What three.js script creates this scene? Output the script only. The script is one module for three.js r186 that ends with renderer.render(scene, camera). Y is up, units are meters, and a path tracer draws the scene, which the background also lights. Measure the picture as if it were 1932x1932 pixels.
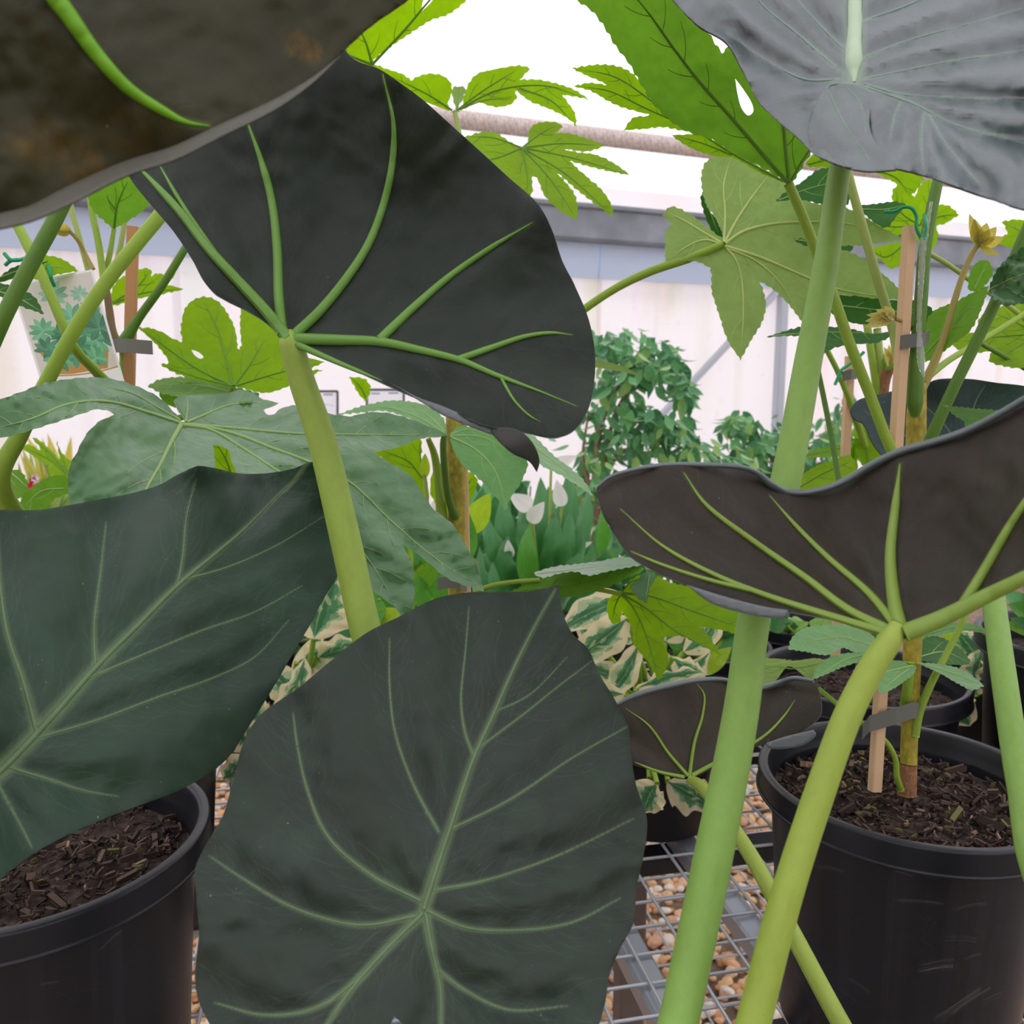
import * as THREE from 'three';
import { mergeGeometries } from 'three/addons/utils/BufferGeometryUtils.js';

// ---------------------------------------------------------------- camera, sky, exposure
const F = 1600, CX = 966, CY = 966, EYE = 1.35, PITCH = Math.atan(234 / F);
const scene = new THREE.Scene();
const camera = new THREE.PerspectiveCamera(2 * Math.atan(966 / F) * 180 / Math.PI, 1, 0.02, 60);
camera.position.set(0, EYE, 0);
camera.rotation.x = -PITCH;
camera.focus = 0.72;
camera.userData.fStop = 11;
scene.background = new THREE.Color().setRGB(0.86, 0.87, 0.91);      // evenly overcast sky
const sun = new THREE.DirectionalLight(0xfffaf2, 1.3);              // veiled sun, spread by the roof film
sun.position.set(1.5, 6, -4); sun.target.position.set(0, 0, -1.5); sun.castShadow = true; sun.shadow.radius = 24;
sun.shadow.mapSize.set(2048, 2048); Object.assign(sun.shadow.camera, { left: -8, right: 8, top: 8, bottom: -8, near: 0.1, far: 20 });
scene.add(sun, sun.target);
const renderer = new THREE.WebGLRenderer();
renderer.toneMapping = THREE.LinearToneMapping;
renderer.toneMappingExposure = 1.5;
renderer.shadowMap.enabled = true;

// ---------------------------------------------------------------- helpers
let seed = 7;
const rnd = () => { seed = (seed + 0x6d2b79f5) | 0; let t = Math.imul(seed ^ (seed >>> 15), 1 | seed); t = (t + Math.imul(t ^ (t >>> 7), 61 | t)) ^ t; return ((t ^ (t >>> 14)) >>> 0) / 4294967296; };
const rr = (a, b) => a + (b - a) * rnd();
const V3 = (x, y, z) => new THREE.Vector3(x, y, z);
const SP = Math.sin(PITCH), CP = Math.cos(PITCH);
// a place in the world from where it stands in the view and how far off it is
function P(px, py, d) {
  const x = (px - CX) / F * d, y = (CY - py) / F * d;
  return V3(x, EYE + y * CP - d * SP, -(d * CP + y * SP));
}
const hash = (x, y) => { let h = Math.imul(x | 0, 374761393) + Math.imul(y | 0, 668265263); h = Math.imul(h ^ (h >>> 13), 1274126177); return ((h ^ (h >>> 16)) >>> 0) / 4294967296; };
function vnoise(x, y) {
  const i = Math.floor(x), j = Math.floor(y), f = x - i, g = y - j, s = f * f * (3 - 2 * f), t = g * g * (3 - 2 * g);
  return (hash(i, j) * (1 - s) + hash(i + 1, j) * s) * (1 - t) + (hash(i, j + 1) * (1 - s) + hash(i + 1, j + 1) * s) * t;
}
const fbm = (x, y) => 0.5 * vnoise(x, y) + 0.25 * vnoise(2.1 * x + 7, 2.1 * y + 3) + 0.15 * vnoise(4.3 * x + 1, 4.3 * y + 9) + 0.1 * vnoise(9.1 * x, 9.1 * y);

const taken = {};
function numbered(n) { if (!(n in taken)) { taken[n] = 0; return n; } taken[n]++; return n + '_' + String(taken[n]).padStart(3, '0'); }
function thing(name, label, category, base = V3(0, 0, 0), group) {
  const g = new THREE.Group(); g.name = numbered(name); g.position.copy(base); scene.add(g);
  g.userData = { label, category }; if (group) g.userData.group = group;
  return g;
}
function rootOf(o) { while (o.parent && o.parent !== scene) o = o.parent; return o; }
function put(parent, name, geo, mat, label) {            // geometry given in world coordinates
  if (parent !== scene) { const b = rootOf(parent).position; geo.translate(-b.x, -b.y, -b.z); }
  const m = new THREE.Mesh(geo, mat); m.name = parent === scene ? numbered(name) : name; m.castShadow = m.receiveShadow = true;
  if (label) m.userData.label = label;
  parent.add(m); return m;
}
function structure(name, geo, mat) { const m = put(scene, name, geo, mat); m.userData = { kind: 'structure' }; return m; }
function canvas(w, h) { const c = document.createElement('canvas'); c.width = w; c.height = h; return c; }
function canvasTex(c, srgb = true, rep = true) {
  const t = new THREE.CanvasTexture(c); if (srgb) t.colorSpace = THREE.SRGBColorSpace;
  t.wrapS = t.wrapT = rep ? THREE.RepeatWrapping : THREE.ClampToEdgeWrapping; return t;
}
function dataTex(n, f, srgb = true) {                    // f(u, v) -> [r, g, b] 0..255
  const a = new Uint8Array(n * n * 4);
  for (let j = 0; j < n; j++) for (let i = 0; i < n; i++) { const c = f(i / n, j / n), k = (j * n + i) * 4; a[k] = c[0]; a[k + 1] = c[1]; a[k + 2] = c[2]; a[k + 3] = 255; }
  const t = new THREE.DataTexture(a, n, n); t.magFilter = t.minFilter = THREE.LinearFilter; t.wrapS = t.wrapT = THREE.RepeatWrapping;
  if (srgb) t.colorSpace = THREE.SRGBColorSpace; t.needsUpdate = true; return t;
}
// tiling noise
function tnoise(u, v, k) {
  const x = u * k, y = v * k, i = Math.floor(x), j = Math.floor(y), f = x - i, g = y - j, s = f * f * (3 - 2 * f), t = g * g * (3 - 2 * g), m = (q) => ((q % k) + k) % k;
  const h = (a, b) => hash(m(a) + 31 * k, m(b) + 17 * k);
  return (h(i, j) * (1 - s) + h(i + 1, j) * s) * (1 - t) + (h(i, j + 1) * (1 - s) + h(i + 1, j + 1) * s) * t;
}
const grain = (u, v, k) => 0.5 * tnoise(u, v, k) + 0.3 * tnoise(u, v, 2 * k) + 0.2 * tnoise(u, v, 4 * k);
const bumpTex = dataTex(256, (u, v) => { const g = 255 * grain(u, v, 12); return [g, g, g]; }, false);

// ---------------------------------------------------------------- curves and tubes
function smooth(pts, step, closed = false) {              // Catmull-Rom through 2-D points; a third entry 1 marks a sharp corner
  const runs = [];
  if (closed) {
    const n = pts.length, c = pts.findIndex((p) => p[2]);
    if (c < 0) runs.push([...pts, 'closed']);
    else { let run = [pts[c]]; for (let k = 1; k <= n; k++) { const p = pts[(c + k) % n]; run.push(p); if (p[2]) { runs.push(run); run = [p]; } } if (run.length > 1) runs.push(run); }
  } else runs.push(pts);
  const out = [];
  for (const r of runs) {
    const cl = r[r.length - 1] === 'closed', q = (cl ? r.slice(0, -1) : r).map((p) => V3(p[0], p[1], 0));
    let len = 0; for (let i = 1; i < q.length; i++) len += q[i].distanceTo(q[i - 1]);
    const m = Math.max(q.length, Math.ceil(len / step));
    if (q.length === 2) { for (let i = 0; i < m; i++) { const p = q[0].clone().lerp(q[1], i / m); out.push([p.x, p.y]); } if (!closed) out.push([q[1].x, q[1].y]); continue; }
    const cv = new THREE.CatmullRomCurve3(q, cl, 'centripetal');
    for (let i = 0; i < m + (closed ? 0 : 1); i++) { const p = cv.getPoint(i / m); out.push([p.x, p.y]); }
  }
  return out;
}
function tube(pts, radii, sides = 8, capEnds = true) {    // pts: Vector3[]; radii: number[]
  const n = pts.length, pos = [], uv = [], idx = []; let u = null, run = 0;
  for (let i = 0; i < n; i++) {
    const t = pts[Math.min(i + 1, n - 1)].clone().sub(pts[Math.max(i - 1, 0)]).normalize();
    if (!u) u = Math.abs(t.y) < 0.9 ? V3(0, 1, 0).cross(t).normalize() : V3(1, 0, 0).cross(t).normalize();
    u.sub(t.clone().multiplyScalar(u.dot(t))).normalize();
    const w = t.clone().cross(u); if (i) run += pts[i].distanceTo(pts[i - 1]);
    for (let k = 0; k <= sides; k++) {
      const a = k / sides * Math.PI * 2, c = Math.cos(a) * radii[i], s = Math.sin(a) * radii[i];
      pos.push(pts[i].x + u.x * c + w.x * s, pts[i].y + u.y * c + w.y * s, pts[i].z + u.z * c + w.z * s);
      uv.push(k / sides, run / 0.1);
      if (i && k) { const a0 = (i - 1) * (sides + 1) + k - 1, b0 = a0 + sides + 1; idx.push(a0, b0, a0 + 1, a0 + 1, b0, b0 + 1); }
    }
  }
  if (capEnds) for (const [i, flip] of [[0, 0], [n - 1, 1]]) {
    const c = pos.length / 3; pos.push(pts[i].x, pts[i].y, pts[i].z); uv.push(0.5, run / 0.1 * flip);
    for (let k = 0; k < sides; k++) { const a = i * (sides + 1) + k; flip ? idx.push(c, a, a + 1) : idx.push(c, a + 1, a); }
  }
  const g = new THREE.BufferGeometry();
  g.setAttribute('position', new THREE.Float32BufferAttribute(pos, 3)); g.setAttribute('uv', new THREE.Float32BufferAttribute(uv, 2));
  g.setIndex(idx); g.computeVertexNormals(); return g;
}
// a stem through places [px, py, depth, radius in view pixels]
function stemGeo(list, sides = 18) {
  const c = new THREE.CatmullRomCurve3(list.map((p) => P(p[0], p[1], p[2])), false, 'centripetal'), m = list.length * 8, pts = [], rad = [];
  for (let i = 0; i <= m; i++) {
    const t = i / m, k = Math.min(list.length - 2, Math.floor(t * (list.length - 1))), f = t * (list.length - 1) - k;
    pts.push(c.getPoint(t)); const a = list[k], b = list[k + 1]; rad.push((a[3] * a[2] * (1 - f) + b[3] * b[2] * f) / F);
  }
  return tube(pts, rad, sides);
}
const stem = (parent, name, list, mat, label) => put(parent, name, stemGeo(list), mat, label);
function bar(a, b, w, h, up = V3(0, 1, 0)) {              // a box from a to b with chamfered long edges
  const t = b.clone().sub(a), L = t.length(); t.normalize();
  const s = t.clone().cross(up).normalize(), n = s.clone().cross(t), c = Math.min(w, h) * 0.12;
  const prof = [[-w / 2, -h / 2 + c], [-w / 2, h / 2 - c], [-w / 2 + c, h / 2], [w / 2 - c, h / 2], [w / 2, h / 2 - c], [w / 2, -h / 2 + c], [w / 2 - c, -h / 2], [-w / 2 + c, -h / 2]];
  const sh = new THREE.Shape(prof.map(([x, y]) => new THREE.Vector2(x, y))), g = new THREE.ExtrudeGeometry(sh, { depth: L, bevelEnabled: false });
  g.applyMatrix4(new THREE.Matrix4().makeBasis(s, n, t.clone().negate()).setPosition(b)); 
  return g;
}

// ---------------------------------------------------------------- triangulating a leaf
function delaunay(v) {
  const n = v.length, ord = [...Array(n).keys()].sort((a, b) => v[b][0] - v[a][0]);
  let x0 = 1e9, x1 = -1e9, y0 = 1e9, y1 = -1e9; for (const [x, y] of v) { x0 = Math.min(x0, x); x1 = Math.max(x1, x); y0 = Math.min(y0, y); y1 = Math.max(y1, y); }
  const dm = Math.max(x1 - x0, y1 - y0), mx = (x0 + x1) / 2, my = (y0 + y1) / 2, q = v.concat([[mx - 20 * dm, my - dm], [mx, my + 20 * dm], [mx + 20 * dm, my - dm]]);
  const circ = (i, j, k) => {
    const [ax, ay] = q[i], [bx, by] = q[j], [cx, cy] = q[k], d = 2 * (ax * (by - cy) + bx * (cy - ay) + cx * (ay - by)) || 1e-9;
    const x = ((ax * ax + ay * ay) * (by - cy) + (bx * bx + by * by) * (cy - ay) + (cx * cx + cy * cy) * (ay - by)) / d;
    const y = ((ax * ax + ay * ay) * (cx - bx) + (bx * bx + by * by) * (ax - cx) + (cx * cx + cy * cy) * (bx - ax)) / d;
    return { i, j, k, x, y, r: (ax - x) ** 2 + (ay - y) ** 2 };
  };
  let open = [circ(n, n + 1, n + 2)]; const done = [];
  for (let o = n; o--;) {
    const c = ord[o], ed = new Map(), keep = [];
    for (const t of open) {
      const dx = q[c][0] - t.x;
      if (dx > 0 && dx * dx > t.r) { done.push(t); continue; }
      const dy = q[c][1] - t.y;
      if (dx * dx + dy * dy - t.r > 1e-9) { keep.push(t); continue; }
      for (const [a, b] of [[t.i, t.j], [t.j, t.k], [t.k, t.i]]) { const key = a < b ? a * 100000 + b : b * 100000 + a; ed.has(key) ? ed.set(key, null) : ed.set(key, [a, b]); }
    }
    open = keep; for (const e of ed.values()) if (e) open.push(circ(e[0], e[1], c));
  }
  const out = []; for (const t of done.concat(open)) if (t.i < n && t.j < n && t.k < n) out.push([t.i, t.j, t.k]);
  return out;
}
function inside(poly, x, y) { let c = false; for (let i = 0, j = poly.length - 1; i < poly.length; j = i++) { const [a, b] = poly[i], [p, q] = poly[j]; if ((b > y) !== (q > y) && x < (p - a) * (y - b) / (q - b) + a) c = !c; } return c; }
function segDist(line, x, y) {
  let best = 1e9;
  for (let i = 1; i < line.length; i++) {
    const [a, b] = line[i - 1], [c, d] = line[i], ux = c - a, uy = d - b, t = Math.max(0, Math.min(1, ((x - a) * ux + (y - b) * uy) / (ux * ux + uy * uy + 1e-9)));
    best = Math.min(best, (x - a - t * ux) ** 2 + (y - b - t * uy) ** 2);
  }
  return Math.sqrt(best);
}
function segInfo(line, x, y) {                            // distance to a vein and how far along it
  let best = 1e9, along = 0, run = 0;
  for (let i = 1; i < line.length; i++) {
    const [a, b] = line[i - 1], [c, d] = line[i], ux = c - a, uy = d - b, L = Math.hypot(ux, uy), t = Math.max(0, Math.min(1, ((x - a) * ux + (y - b) * uy) / (L * L + 1e-9))), q = (x - a - t * ux) ** 2 + (y - b - t * uy) ** 2;
    if (q < best) { best = q; along = run + t * L; } run += L;
  }
  return [Math.sqrt(best), along];
}
function surfaceThrough(ctrl) {                           // thin-plate surface: depth over the leaf from a few known points
  const n = ctrl.length, N = n + 3, A = [], U = (r2) => (r2 < 1e-12 ? 0 : r2 * Math.log(r2)), c = ctrl.map(([x, y, d]) => [x / 1000, y / 1000, d]);
  for (let i = 0; i < N; i++) A.push(new Array(N + 1).fill(0));
  for (let i = 0; i < n; i++) {
    for (let j = 0; j < n; j++) A[i][j] = U((c[i][0] - c[j][0]) ** 2 + (c[i][1] - c[j][1]) ** 2) + (i === j ? 0.002 : 0);
    A[i][n] = A[n][i] = 1; A[i][n + 1] = A[n + 1][i] = c[i][0]; A[i][n + 2] = A[n + 2][i] = c[i][1]; A[i][N] = c[i][2];
  }
  for (let i = 0; i < N; i++) {
    let p = i; for (let k = i + 1; k < N; k++) if (Math.abs(A[k][i]) > Math.abs(A[p][i])) p = k;
    [A[i], A[p]] = [A[p], A[i]]; const d = A[i][i] || 1e-12;
    for (let k = 0; k < N; k++) if (k !== i) { const f = A[k][i] / d; if (f) for (let j = i; j <= N; j++) A[k][j] -= f * A[i][j]; }
  }
  const w = A.map((r, i) => r[N] / (r[i] || 1e-12));
  return (px, py) => { const x = px / 1000, y = py / 1000; let s = w[n] + w[n + 1] * x + w[n + 2] * y; for (let i = 0; i < n; i++) s += w[i] * U((x - c[i][0]) ** 2 + (y - c[i][1]) ** 2); return s; };
}
/* One leaf. out: outline; d: depths; veins: [points, r0, r1]; quilt: [relief in m, reach in px] (negative: veins lie in grooves);
   teeth: [height, step]; th: thickness; mats: [face towards us, other face]; veinMat; twigs: side veins */
function leaf(parent, o) {
  const sp = o.sp || 12, base = typeof o.d === 'number' ? () => o.d : surfaceThrough(o.d);
  let poly = smooth(o.out, o.teeth ? Math.min(sp * 0.6, o.teeth[1] / 3) : sp * 0.7, true);
  if (o.teeth) {
    let area = 0, run = 0; poly.forEach(([x, y], i) => { const [a, b] = poly[(i + 1) % poly.length]; area += x * b - a * y; });
    const sg = area > 0 ? 1 : -1, q = [];
    poly.forEach((p, i) => {
      const a = poly[(i + poly.length - 1) % poly.length], b = poly[(i + 1) % poly.length], tx = b[0] - a[0], ty = b[1] - a[1], l = Math.hypot(tx, ty) || 1;
      run += Math.hypot(p[0] - a[0], p[1] - a[1]); const ph = (run / o.teeth[1]) % 1, h = o.teeth[0] * ((ph < 0.75 ? ph / 0.75 : (1 - ph) / 0.25) - 0.5);
      q.push([p[0] + sg * ty / l * h, p[1] - sg * tx / l * h]);
    });
    poly = q;
  }
  const holes = (o.holes || []).map((h) => smooth(h, sp * 0.5, true));
  const veins = (o.veins || []).map(([p, r0, r1]) => ({ line: smooth(p, 9), r0, r1 }));
  const wv = o.wave, depth = (x, y) => {
    let d = base(x, y);
    if (o.quilt) {
      let m = 1e9, m2 = 1e9, t = 0, vi = 0; veins.forEach((v, k) => { const [q, a] = segInfo(v.line, x, y); if (q < m) { m2 = m; m = q; t = a; vi = k; } else if (q < m2) m2 = q; });
      d += o.quilt[0] * (1 - Math.exp(-((m / o.quilt[1]) ** 2)));
      if (o.ripple) { const l = o.ripple[1]; d += o.ripple[0] * (fbm((t - 0.8 * m) / l + vi * 9, m / (l * 4) + vi * 5) - 0.5) * Math.min(1, m / (l * 0.8)) * Math.min(1, (m2 - m) / (l * 0.9)); }
    }
    if (wv) d += wv[0] * (fbm(x / wv[1] + 3, y / wv[1] + 11) - 0.5);
    return d;
  };
  const pts = [], jit = (k) => 0.02 * (hash(k, 5) - 0.5);
  const ring = (r) => r.forEach(([x, y], i) => pts.push([x + jit(i), y + jit(i + 999)])), solid = (x, y) => inside(poly, x, y) && !holes.some((h) => inside(h, x, y));
  ring(poly); holes.forEach(ring); const edge = pts.length;
  let x0 = 1e9, x1 = -1e9, y0 = 1e9, y1 = -1e9; for (const [x, y] of poly) { x0 = Math.min(x0, x); x1 = Math.max(x1, x); y0 = Math.min(y0, y); y1 = Math.max(y1, y); }
  let row = 0; const loops = [poly, ...holes].map((l) => [...l, l[0]]);
  for (let y = y0; y < y1; y += sp * 0.87, row++) for (let x = x0 + (row % 2) * sp / 2; x < x1; x += sp) {
    const a = x + sp * 0.2 * (hash(row, x * 7) - 0.5), b = y + sp * 0.2 * (hash(x * 3, row) - 0.5);
    if (solid(a, b) && loops.every((l) => segDist(l, a, b) > sp * 0.45)) pts.push([a, b]);
  }
  const tris = delaunay(pts).filter(([a, b, c]) => solid((pts[a][0] + pts[b][0] + pts[c][0]) / 3, (pts[a][1] + pts[b][1] + pts[c][1]) / 3));
  const at = (x, y, lift = 0) => P(x, y, depth(x, y) - lift), w = pts.map(([x, y]) => at(x, y)), idx = [];
  for (const [a, b, c] of tris) { const s = (pts[b][0] - pts[a][0]) * (pts[c][1] - pts[a][1]) - (pts[b][1] - pts[a][1]) * (pts[c][0] - pts[a][0]); s < 0 ? idx.push(a, b, c) : idx.push(a, c, b); }
  // the leaf's own flat layout: metres along and across its mean plane
  const nrm = V3(0, 0, 0), mid = V3(0, 0, 0);
  for (let k = 0; k < idx.length; k += 3) nrm.add(w[idx[k + 1]].clone().sub(w[idx[k]]).cross(w[idx[k + 2]].clone().sub(w[idx[k]])));
  w.forEach((p) => mid.add(p)); mid.divideScalar(w.length); nrm.normalize();
  const U = V3(0.03, 1, 0.02).cross(nrm).normalize(), W = nrm.clone().cross(U);
  const flat = (p) => { const q = p.clone().sub(mid); return [q.dot(U), q.dot(W)]; };
  const fl = w.map(flat); let ua = 1e9, ub = -1e9, va = 1e9, vb = -1e9; for (const [a, b] of fl) { ua = Math.min(ua, a); ub = Math.max(ub, a); va = Math.min(va, b); vb = Math.max(vb, b); }
  const span = Math.max(ub - ua, vb - va) * 1.02, lay = ([a, b]) => (o.paint ? [(a - ua) / span + 0.01, (b - va) / span + 0.01] : [a / 0.25, b / 0.25]);
  const n = w.length, pos = [], uv = [], put2 = (p, q) => { pos.push(p.x, p.y, p.z); uv.push(q[0], q[1]); };
  w.forEach((p, i) => put2(p, lay(fl[i])));
  const front = new THREE.BufferGeometry(); front.setAttribute('position', new THREE.Float32BufferAttribute(pos, 3)); front.setAttribute('uv', new THREE.Float32BufferAttribute(uv, 2)); front.setIndex(idx); front.computeVertexNormals();
  let geo = front, mats = o.mats;
  if (o.th) {
    const N = front.attributes.normal; w.forEach((p, i) => put2(p.clone().sub(V3(N.getX(i), N.getY(i), N.getZ(i)).multiplyScalar(o.th)), lay(fl[i])));
    const all = idx.slice(), back = []; for (let k = 0; k < idx.length; k += 3) back.push(idx[k] + n, idx[k + 2] + n, idx[k + 1] + n);
    const cnt = new Map(); for (let k = 0; k < idx.length; k += 3) for (const [a, b] of [[idx[k], idx[k + 1]], [idx[k + 1], idx[k + 2]], [idx[k + 2], idx[k]]]) cnt.has(b + '_' + a) ? cnt.delete(b + '_' + a) : cnt.set(a + '_' + b, [a, b]);
    for (const [a, b] of cnt.values()) back.push(a, a + n, b, b, a + n, b + n);
    geo = new THREE.BufferGeometry(); geo.setAttribute('position', new THREE.Float32BufferAttribute(pos, 3)); geo.setAttribute('uv', new THREE.Float32BufferAttribute(uv, 2));
    geo.setIndex(all.concat(back)); geo.addGroup(0, all.length, 0); geo.addGroup(all.length, back.length, 1); geo.computeVertexNormals();
  } else mats = Array.isArray(mats) ? mats[0] : mats;
  if (o.paint) mats = o.paint({ at, flat, lay, veins, poly, size: span, out: [x0, x1, y0, y1] }, mats);
  const m = put(parent, o.name || 'leaf', geo, mats, o.label);
  if (o.veinMat) veins.forEach((v, k) => {
    if (v.r0 <= 0) return;
    const L = v.line.length, p3 = [], ra = [];
    v.line.forEach(([x, y], i) => { const f = i / (L - 1), r = (v.r0 * (1 - f) + v.r1 * f) * (o.round ? Math.min(1, 0.15 + 5 * f) : 1) * (f > 0.75 ? 1 - 0.75 * (f - 0.75) / 0.25 : 1) * base(x, y) / F; p3.push(at(x, y, r * (o.sink ?? 0.25))); ra.push(r); });
    const gs = [tube(p3, ra, 8)];
    if (o.twigs) for (let i = Math.floor(L * 0.25), side = k % 2 ? 1 : -1; i < L - 2; i += Math.max(2, Math.round(o.twigs[0] / 9)), side = -side) {
      const [x, y] = v.line[i], tx = v.line[i + 1][0] - x, ty = v.line[i + 1][1] - y, a = Math.atan2(ty, tx) + side * (0.75 + 0.2 * hash(i, k)), line = [[x, y]];
      const reach = o.twigs[1] * (0.6 + 0.6 * hash(k, i));
      for (let s = 6; s < reach; s += 6) { const b = a - side * 0.3 * s / reach, q = [x + Math.cos(b) * s, y + Math.sin(b) * s]; if (!solid(q[0], q[1]) || loops.some((l) => segDist(l, q[0], q[1]) < 4)) break; line.push(q); }
      if (line.length > 2) { const r = Math.max(0.7, v.r1 * 0.6) * base(x, y) / F; gs.push(tube(line.map(([p, q]) => at(p, q, r * 0.1)), line.map((_, j) => r * (1 - 0.6 * j / line.length)), 5, false)); }
    }
    const rib = v.r0 >= (o.rib || 99); put(m, rib ? 'midrib' : 'vein', mergeGeometries(gs), rib ? o.veinMat : o.sideMat || o.veinMat);
  });
  return m;
}
// a blade from a to b ([px, py, depth]), half width hw in px; bow bends it sideways, sag in depth; turn rolls it about its axis
function lanceGeo(a, b, hw, { bow = 0, sag = 0, turn = 0, fold = 0.25, shape = 0.8, n = 12, wavy = 0 } = {}) {
  const pos = [], uv = [], idx = [], dx = b[0] - a[0], dy = b[1] - a[1], L = Math.hypot(dx, dy) || 1, c = [];
  for (let i = 0; i <= n; i++) { const t = i / n, s = Math.sin(Math.PI * t), k = bow * s; c.push(P(a[0] + dx * t - dy / L * k, a[1] + dy * t + dx / L * k, a[2] + (b[2] - a[2]) * t + sag * s)); }
  for (let i = 0; i <= n; i++) {
    const t = i / n, T = c[Math.min(n, i + 1)].clone().sub(c[Math.max(0, i - 1)]).normalize(), view = c[i].clone().sub(camera.position).normalize();
    const S = T.clone().cross(view).normalize().applyAxisAngle(T, turn), N = S.clone().cross(T), w = hw * (a[2] + (b[2] - a[2]) * t) / F * Math.pow(Math.sin(Math.PI * Math.pow(t * 0.985 + 0.015, shape)), 0.85);
    for (let k = -2; k <= 2; k++) { const u = k / 2, p = c[i].clone().addScaledVector(S, w * u).addScaledVector(N, -fold * w * Math.abs(u) + wavy * w * u * u * Math.sin(t * 17 + u * 2 + a[0])); pos.push(p.x, p.y, p.z); uv.push(0.5 + u / 2, t); }
    if (i) for (let k = 0; k < 4; k++) { const q = (i - 1) * 5 + k; idx.push(q, q + 5, q + 1, q + 1, q + 5, q + 6); }
  }
  const g = new THREE.BufferGeometry(); g.setAttribute('position', new THREE.Float32BufferAttribute(pos, 3)); g.setAttribute('uv', new THREE.Float32BufferAttribute(uv, 2)); g.setIndex(idx); g.computeVertexNormals(); return g;
}
const lance = (parent, name, a, b, hw, mat, opt, label) => put(parent, name, lanceGeo(a, b, hw, opt), mat, label);

// ---------------------------------------------------------------- materials
const std = (color, roughness, more = {}) => new THREE.MeshPhysicalMaterial({ color, roughness, ...more });
const speckle = (r, g, b, amp, k) => dataTex(256, (u, v) => { const n = (grain(u, v, k) - 0.5) * 2 * amp; return [r + n, g + n, b + n].map((x) => Math.max(0, Math.min(255, x))); });
const M = {
  film: std('#f1eef5', 1, { transmission: 0.8, side: THREE.DoubleSide }),
  black: std('#15161a', 0.42, { specularIntensity: 0.8 }),
  rim: std('#1b1d22', 0.36, { specularIntensity: 0.9 }),
  zinc: std('#b9c0c8', 0.42, { metalness: 0.4, bumpMap: bumpTex, bumpScale: 0.0004 }),
  wire: std('#d3d8de', 0.4, { metalness: 0.35 }),
  gutter: std('#a3a9b0', 0.55, { metalness: 0.2, map: speckle(225, 228, 230, 26, 8) }),
  flashing: std('#d2e3fc', 0.5),
  darksteel: std('#3b3c40', 0.55, { metalness: 0.3 }),
  timber: std('#7d6f66', 0.85),
  purlin: std('#f4ebe6', 0.85, { map: speckle(226, 220, 216, 50, 16) }),
  tape: std('#6f7268', 0.6), tie: std('#0f9a62', 0.5), clear: std('#ffffff', 0.06, { transmission: 1, ior: 1.4 }),
  petiole: std('#a6bf49', 0.5, { clearcoat: 0.15, clearcoatRoughness: 0.5 }),
  petioleBlue: std('#8ab450', 0.55), petioleDark: std('#7fa02a', 0.5), petioleDull: std('#a5c452', 0.55),
  fstem: std('#98ba38', 0.6, { bumpMap: bumpTex, bumpScale: 0.0003 }), fstemDark: std('#628e2e', 0.6, { bumpMap: bumpTex, bumpScale: 0.0003 }), fstemPale: std('#a8bd5f', 0.6), fstemOlive: std('#a5964a', 0.6),
  trunk: std('#bdb244', 0.7, { map: speckle(222, 216, 186, 44, 14), bumpMap: bumpTex, bumpScale: 0.001 }), bark: std('#b0855e', 0.85, { map: speckle(215, 205, 195, 45, 24), bumpMap: bumpTex, bumpScale: 0.002 }),
  veinDark: std('#5d8a1c', 0.7), veinPale: std('#b5c970', 0.6), veinTop: std('#8fae66', 0.6), veinUnder: std('#86a83c', 0.55), veinBright: std('#6fae14', 0.5),
  white: std('#fffdf6', 0.95, { transmission: 0.4, side: THREE.DoubleSide }),
};
M.petioleSkin = dataTex(256, (u, v) => { const n = 236 + 22 * (grain(u, v, 10) - 0.5) - (tnoise(u, v, 64) > 0.93 ? 14 : 0); return [n, n, n - 4]; });
for (const k of ['petiole', 'petioleBlue', 'petioleDark', 'petioleDull', 'fstem', 'fstemDark', 'fstemPale']) M[k].map = M.petioleSkin;
// leaf blades of the paper plants: thin, letting light through
const leafSkin = dataTex(512, (u, v) => { const n = 0.55 * grain(u, v, 8) + 0.45 * grain(u + 0.3, v, 40), b = 232 + 40 * (n - 0.5); return [b, b + 4 * tnoise(u, v, 6), b - 10]; });
const leafBump = dataTex(512, (u, v) => { const a = Math.abs(grain(u, v, 10) - 0.5), g = 255 * Math.min(1, 0.25 + 1.6 * a + 0.25 * tnoise(u, v, 48)); return [g, g, g]; }, false);
const blade = (color, t, more = {}) => new THREE.MeshPhysicalMaterial({ color, roughness: 0.97, transmission: t, side: THREE.DoubleSide, map: leafSkin, bumpMap: leafBump, bumpScale: 0.0012, clearcoat: 0.35, clearcoatRoughness: 0.42, ...more });
Object.assign(M, {
  young: blade('#a4d800', 0.7, { clearcoat: 0.08, specularIntensity: 0.3 }), mid: blade('#79b42c', 0.58, { clearcoat: 0.1, specularIntensity: 0.3 }), mature: blade('#4d8548', 0.18, { clearcoat: 1, clearcoatRoughness: 0.3, bumpScale: 0.002 }), fresh: blade('#6fb05c', 0.3, { clearcoat: 0.4, clearcoatRoughness: 0.4 }), pale: blade('#a2c46e', 0.36, { clearcoat: 0.05, specularIntensity: 0.4 }), deep: blade('#3b7828', 0.3, { clearcoat: 0.2, specularIntensity: 0.4 }),
  bud: blade('#f4e66a', 0.6, { clearcoat: 0 }), lily: blade('#3f9142', 0.32, { clearcoat: 0.6, clearcoatRoughness: 0.3 }), lilyLight: blade('#64b832', 0.48), lime: blade('#c8ee2c', 0.55), fig: blade('#74c078', 0.35, { clearcoat: 0.5 }), figDark: blade('#4d9860', 0.3), figLight: blade('#b0e080', 0.48),
});
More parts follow.
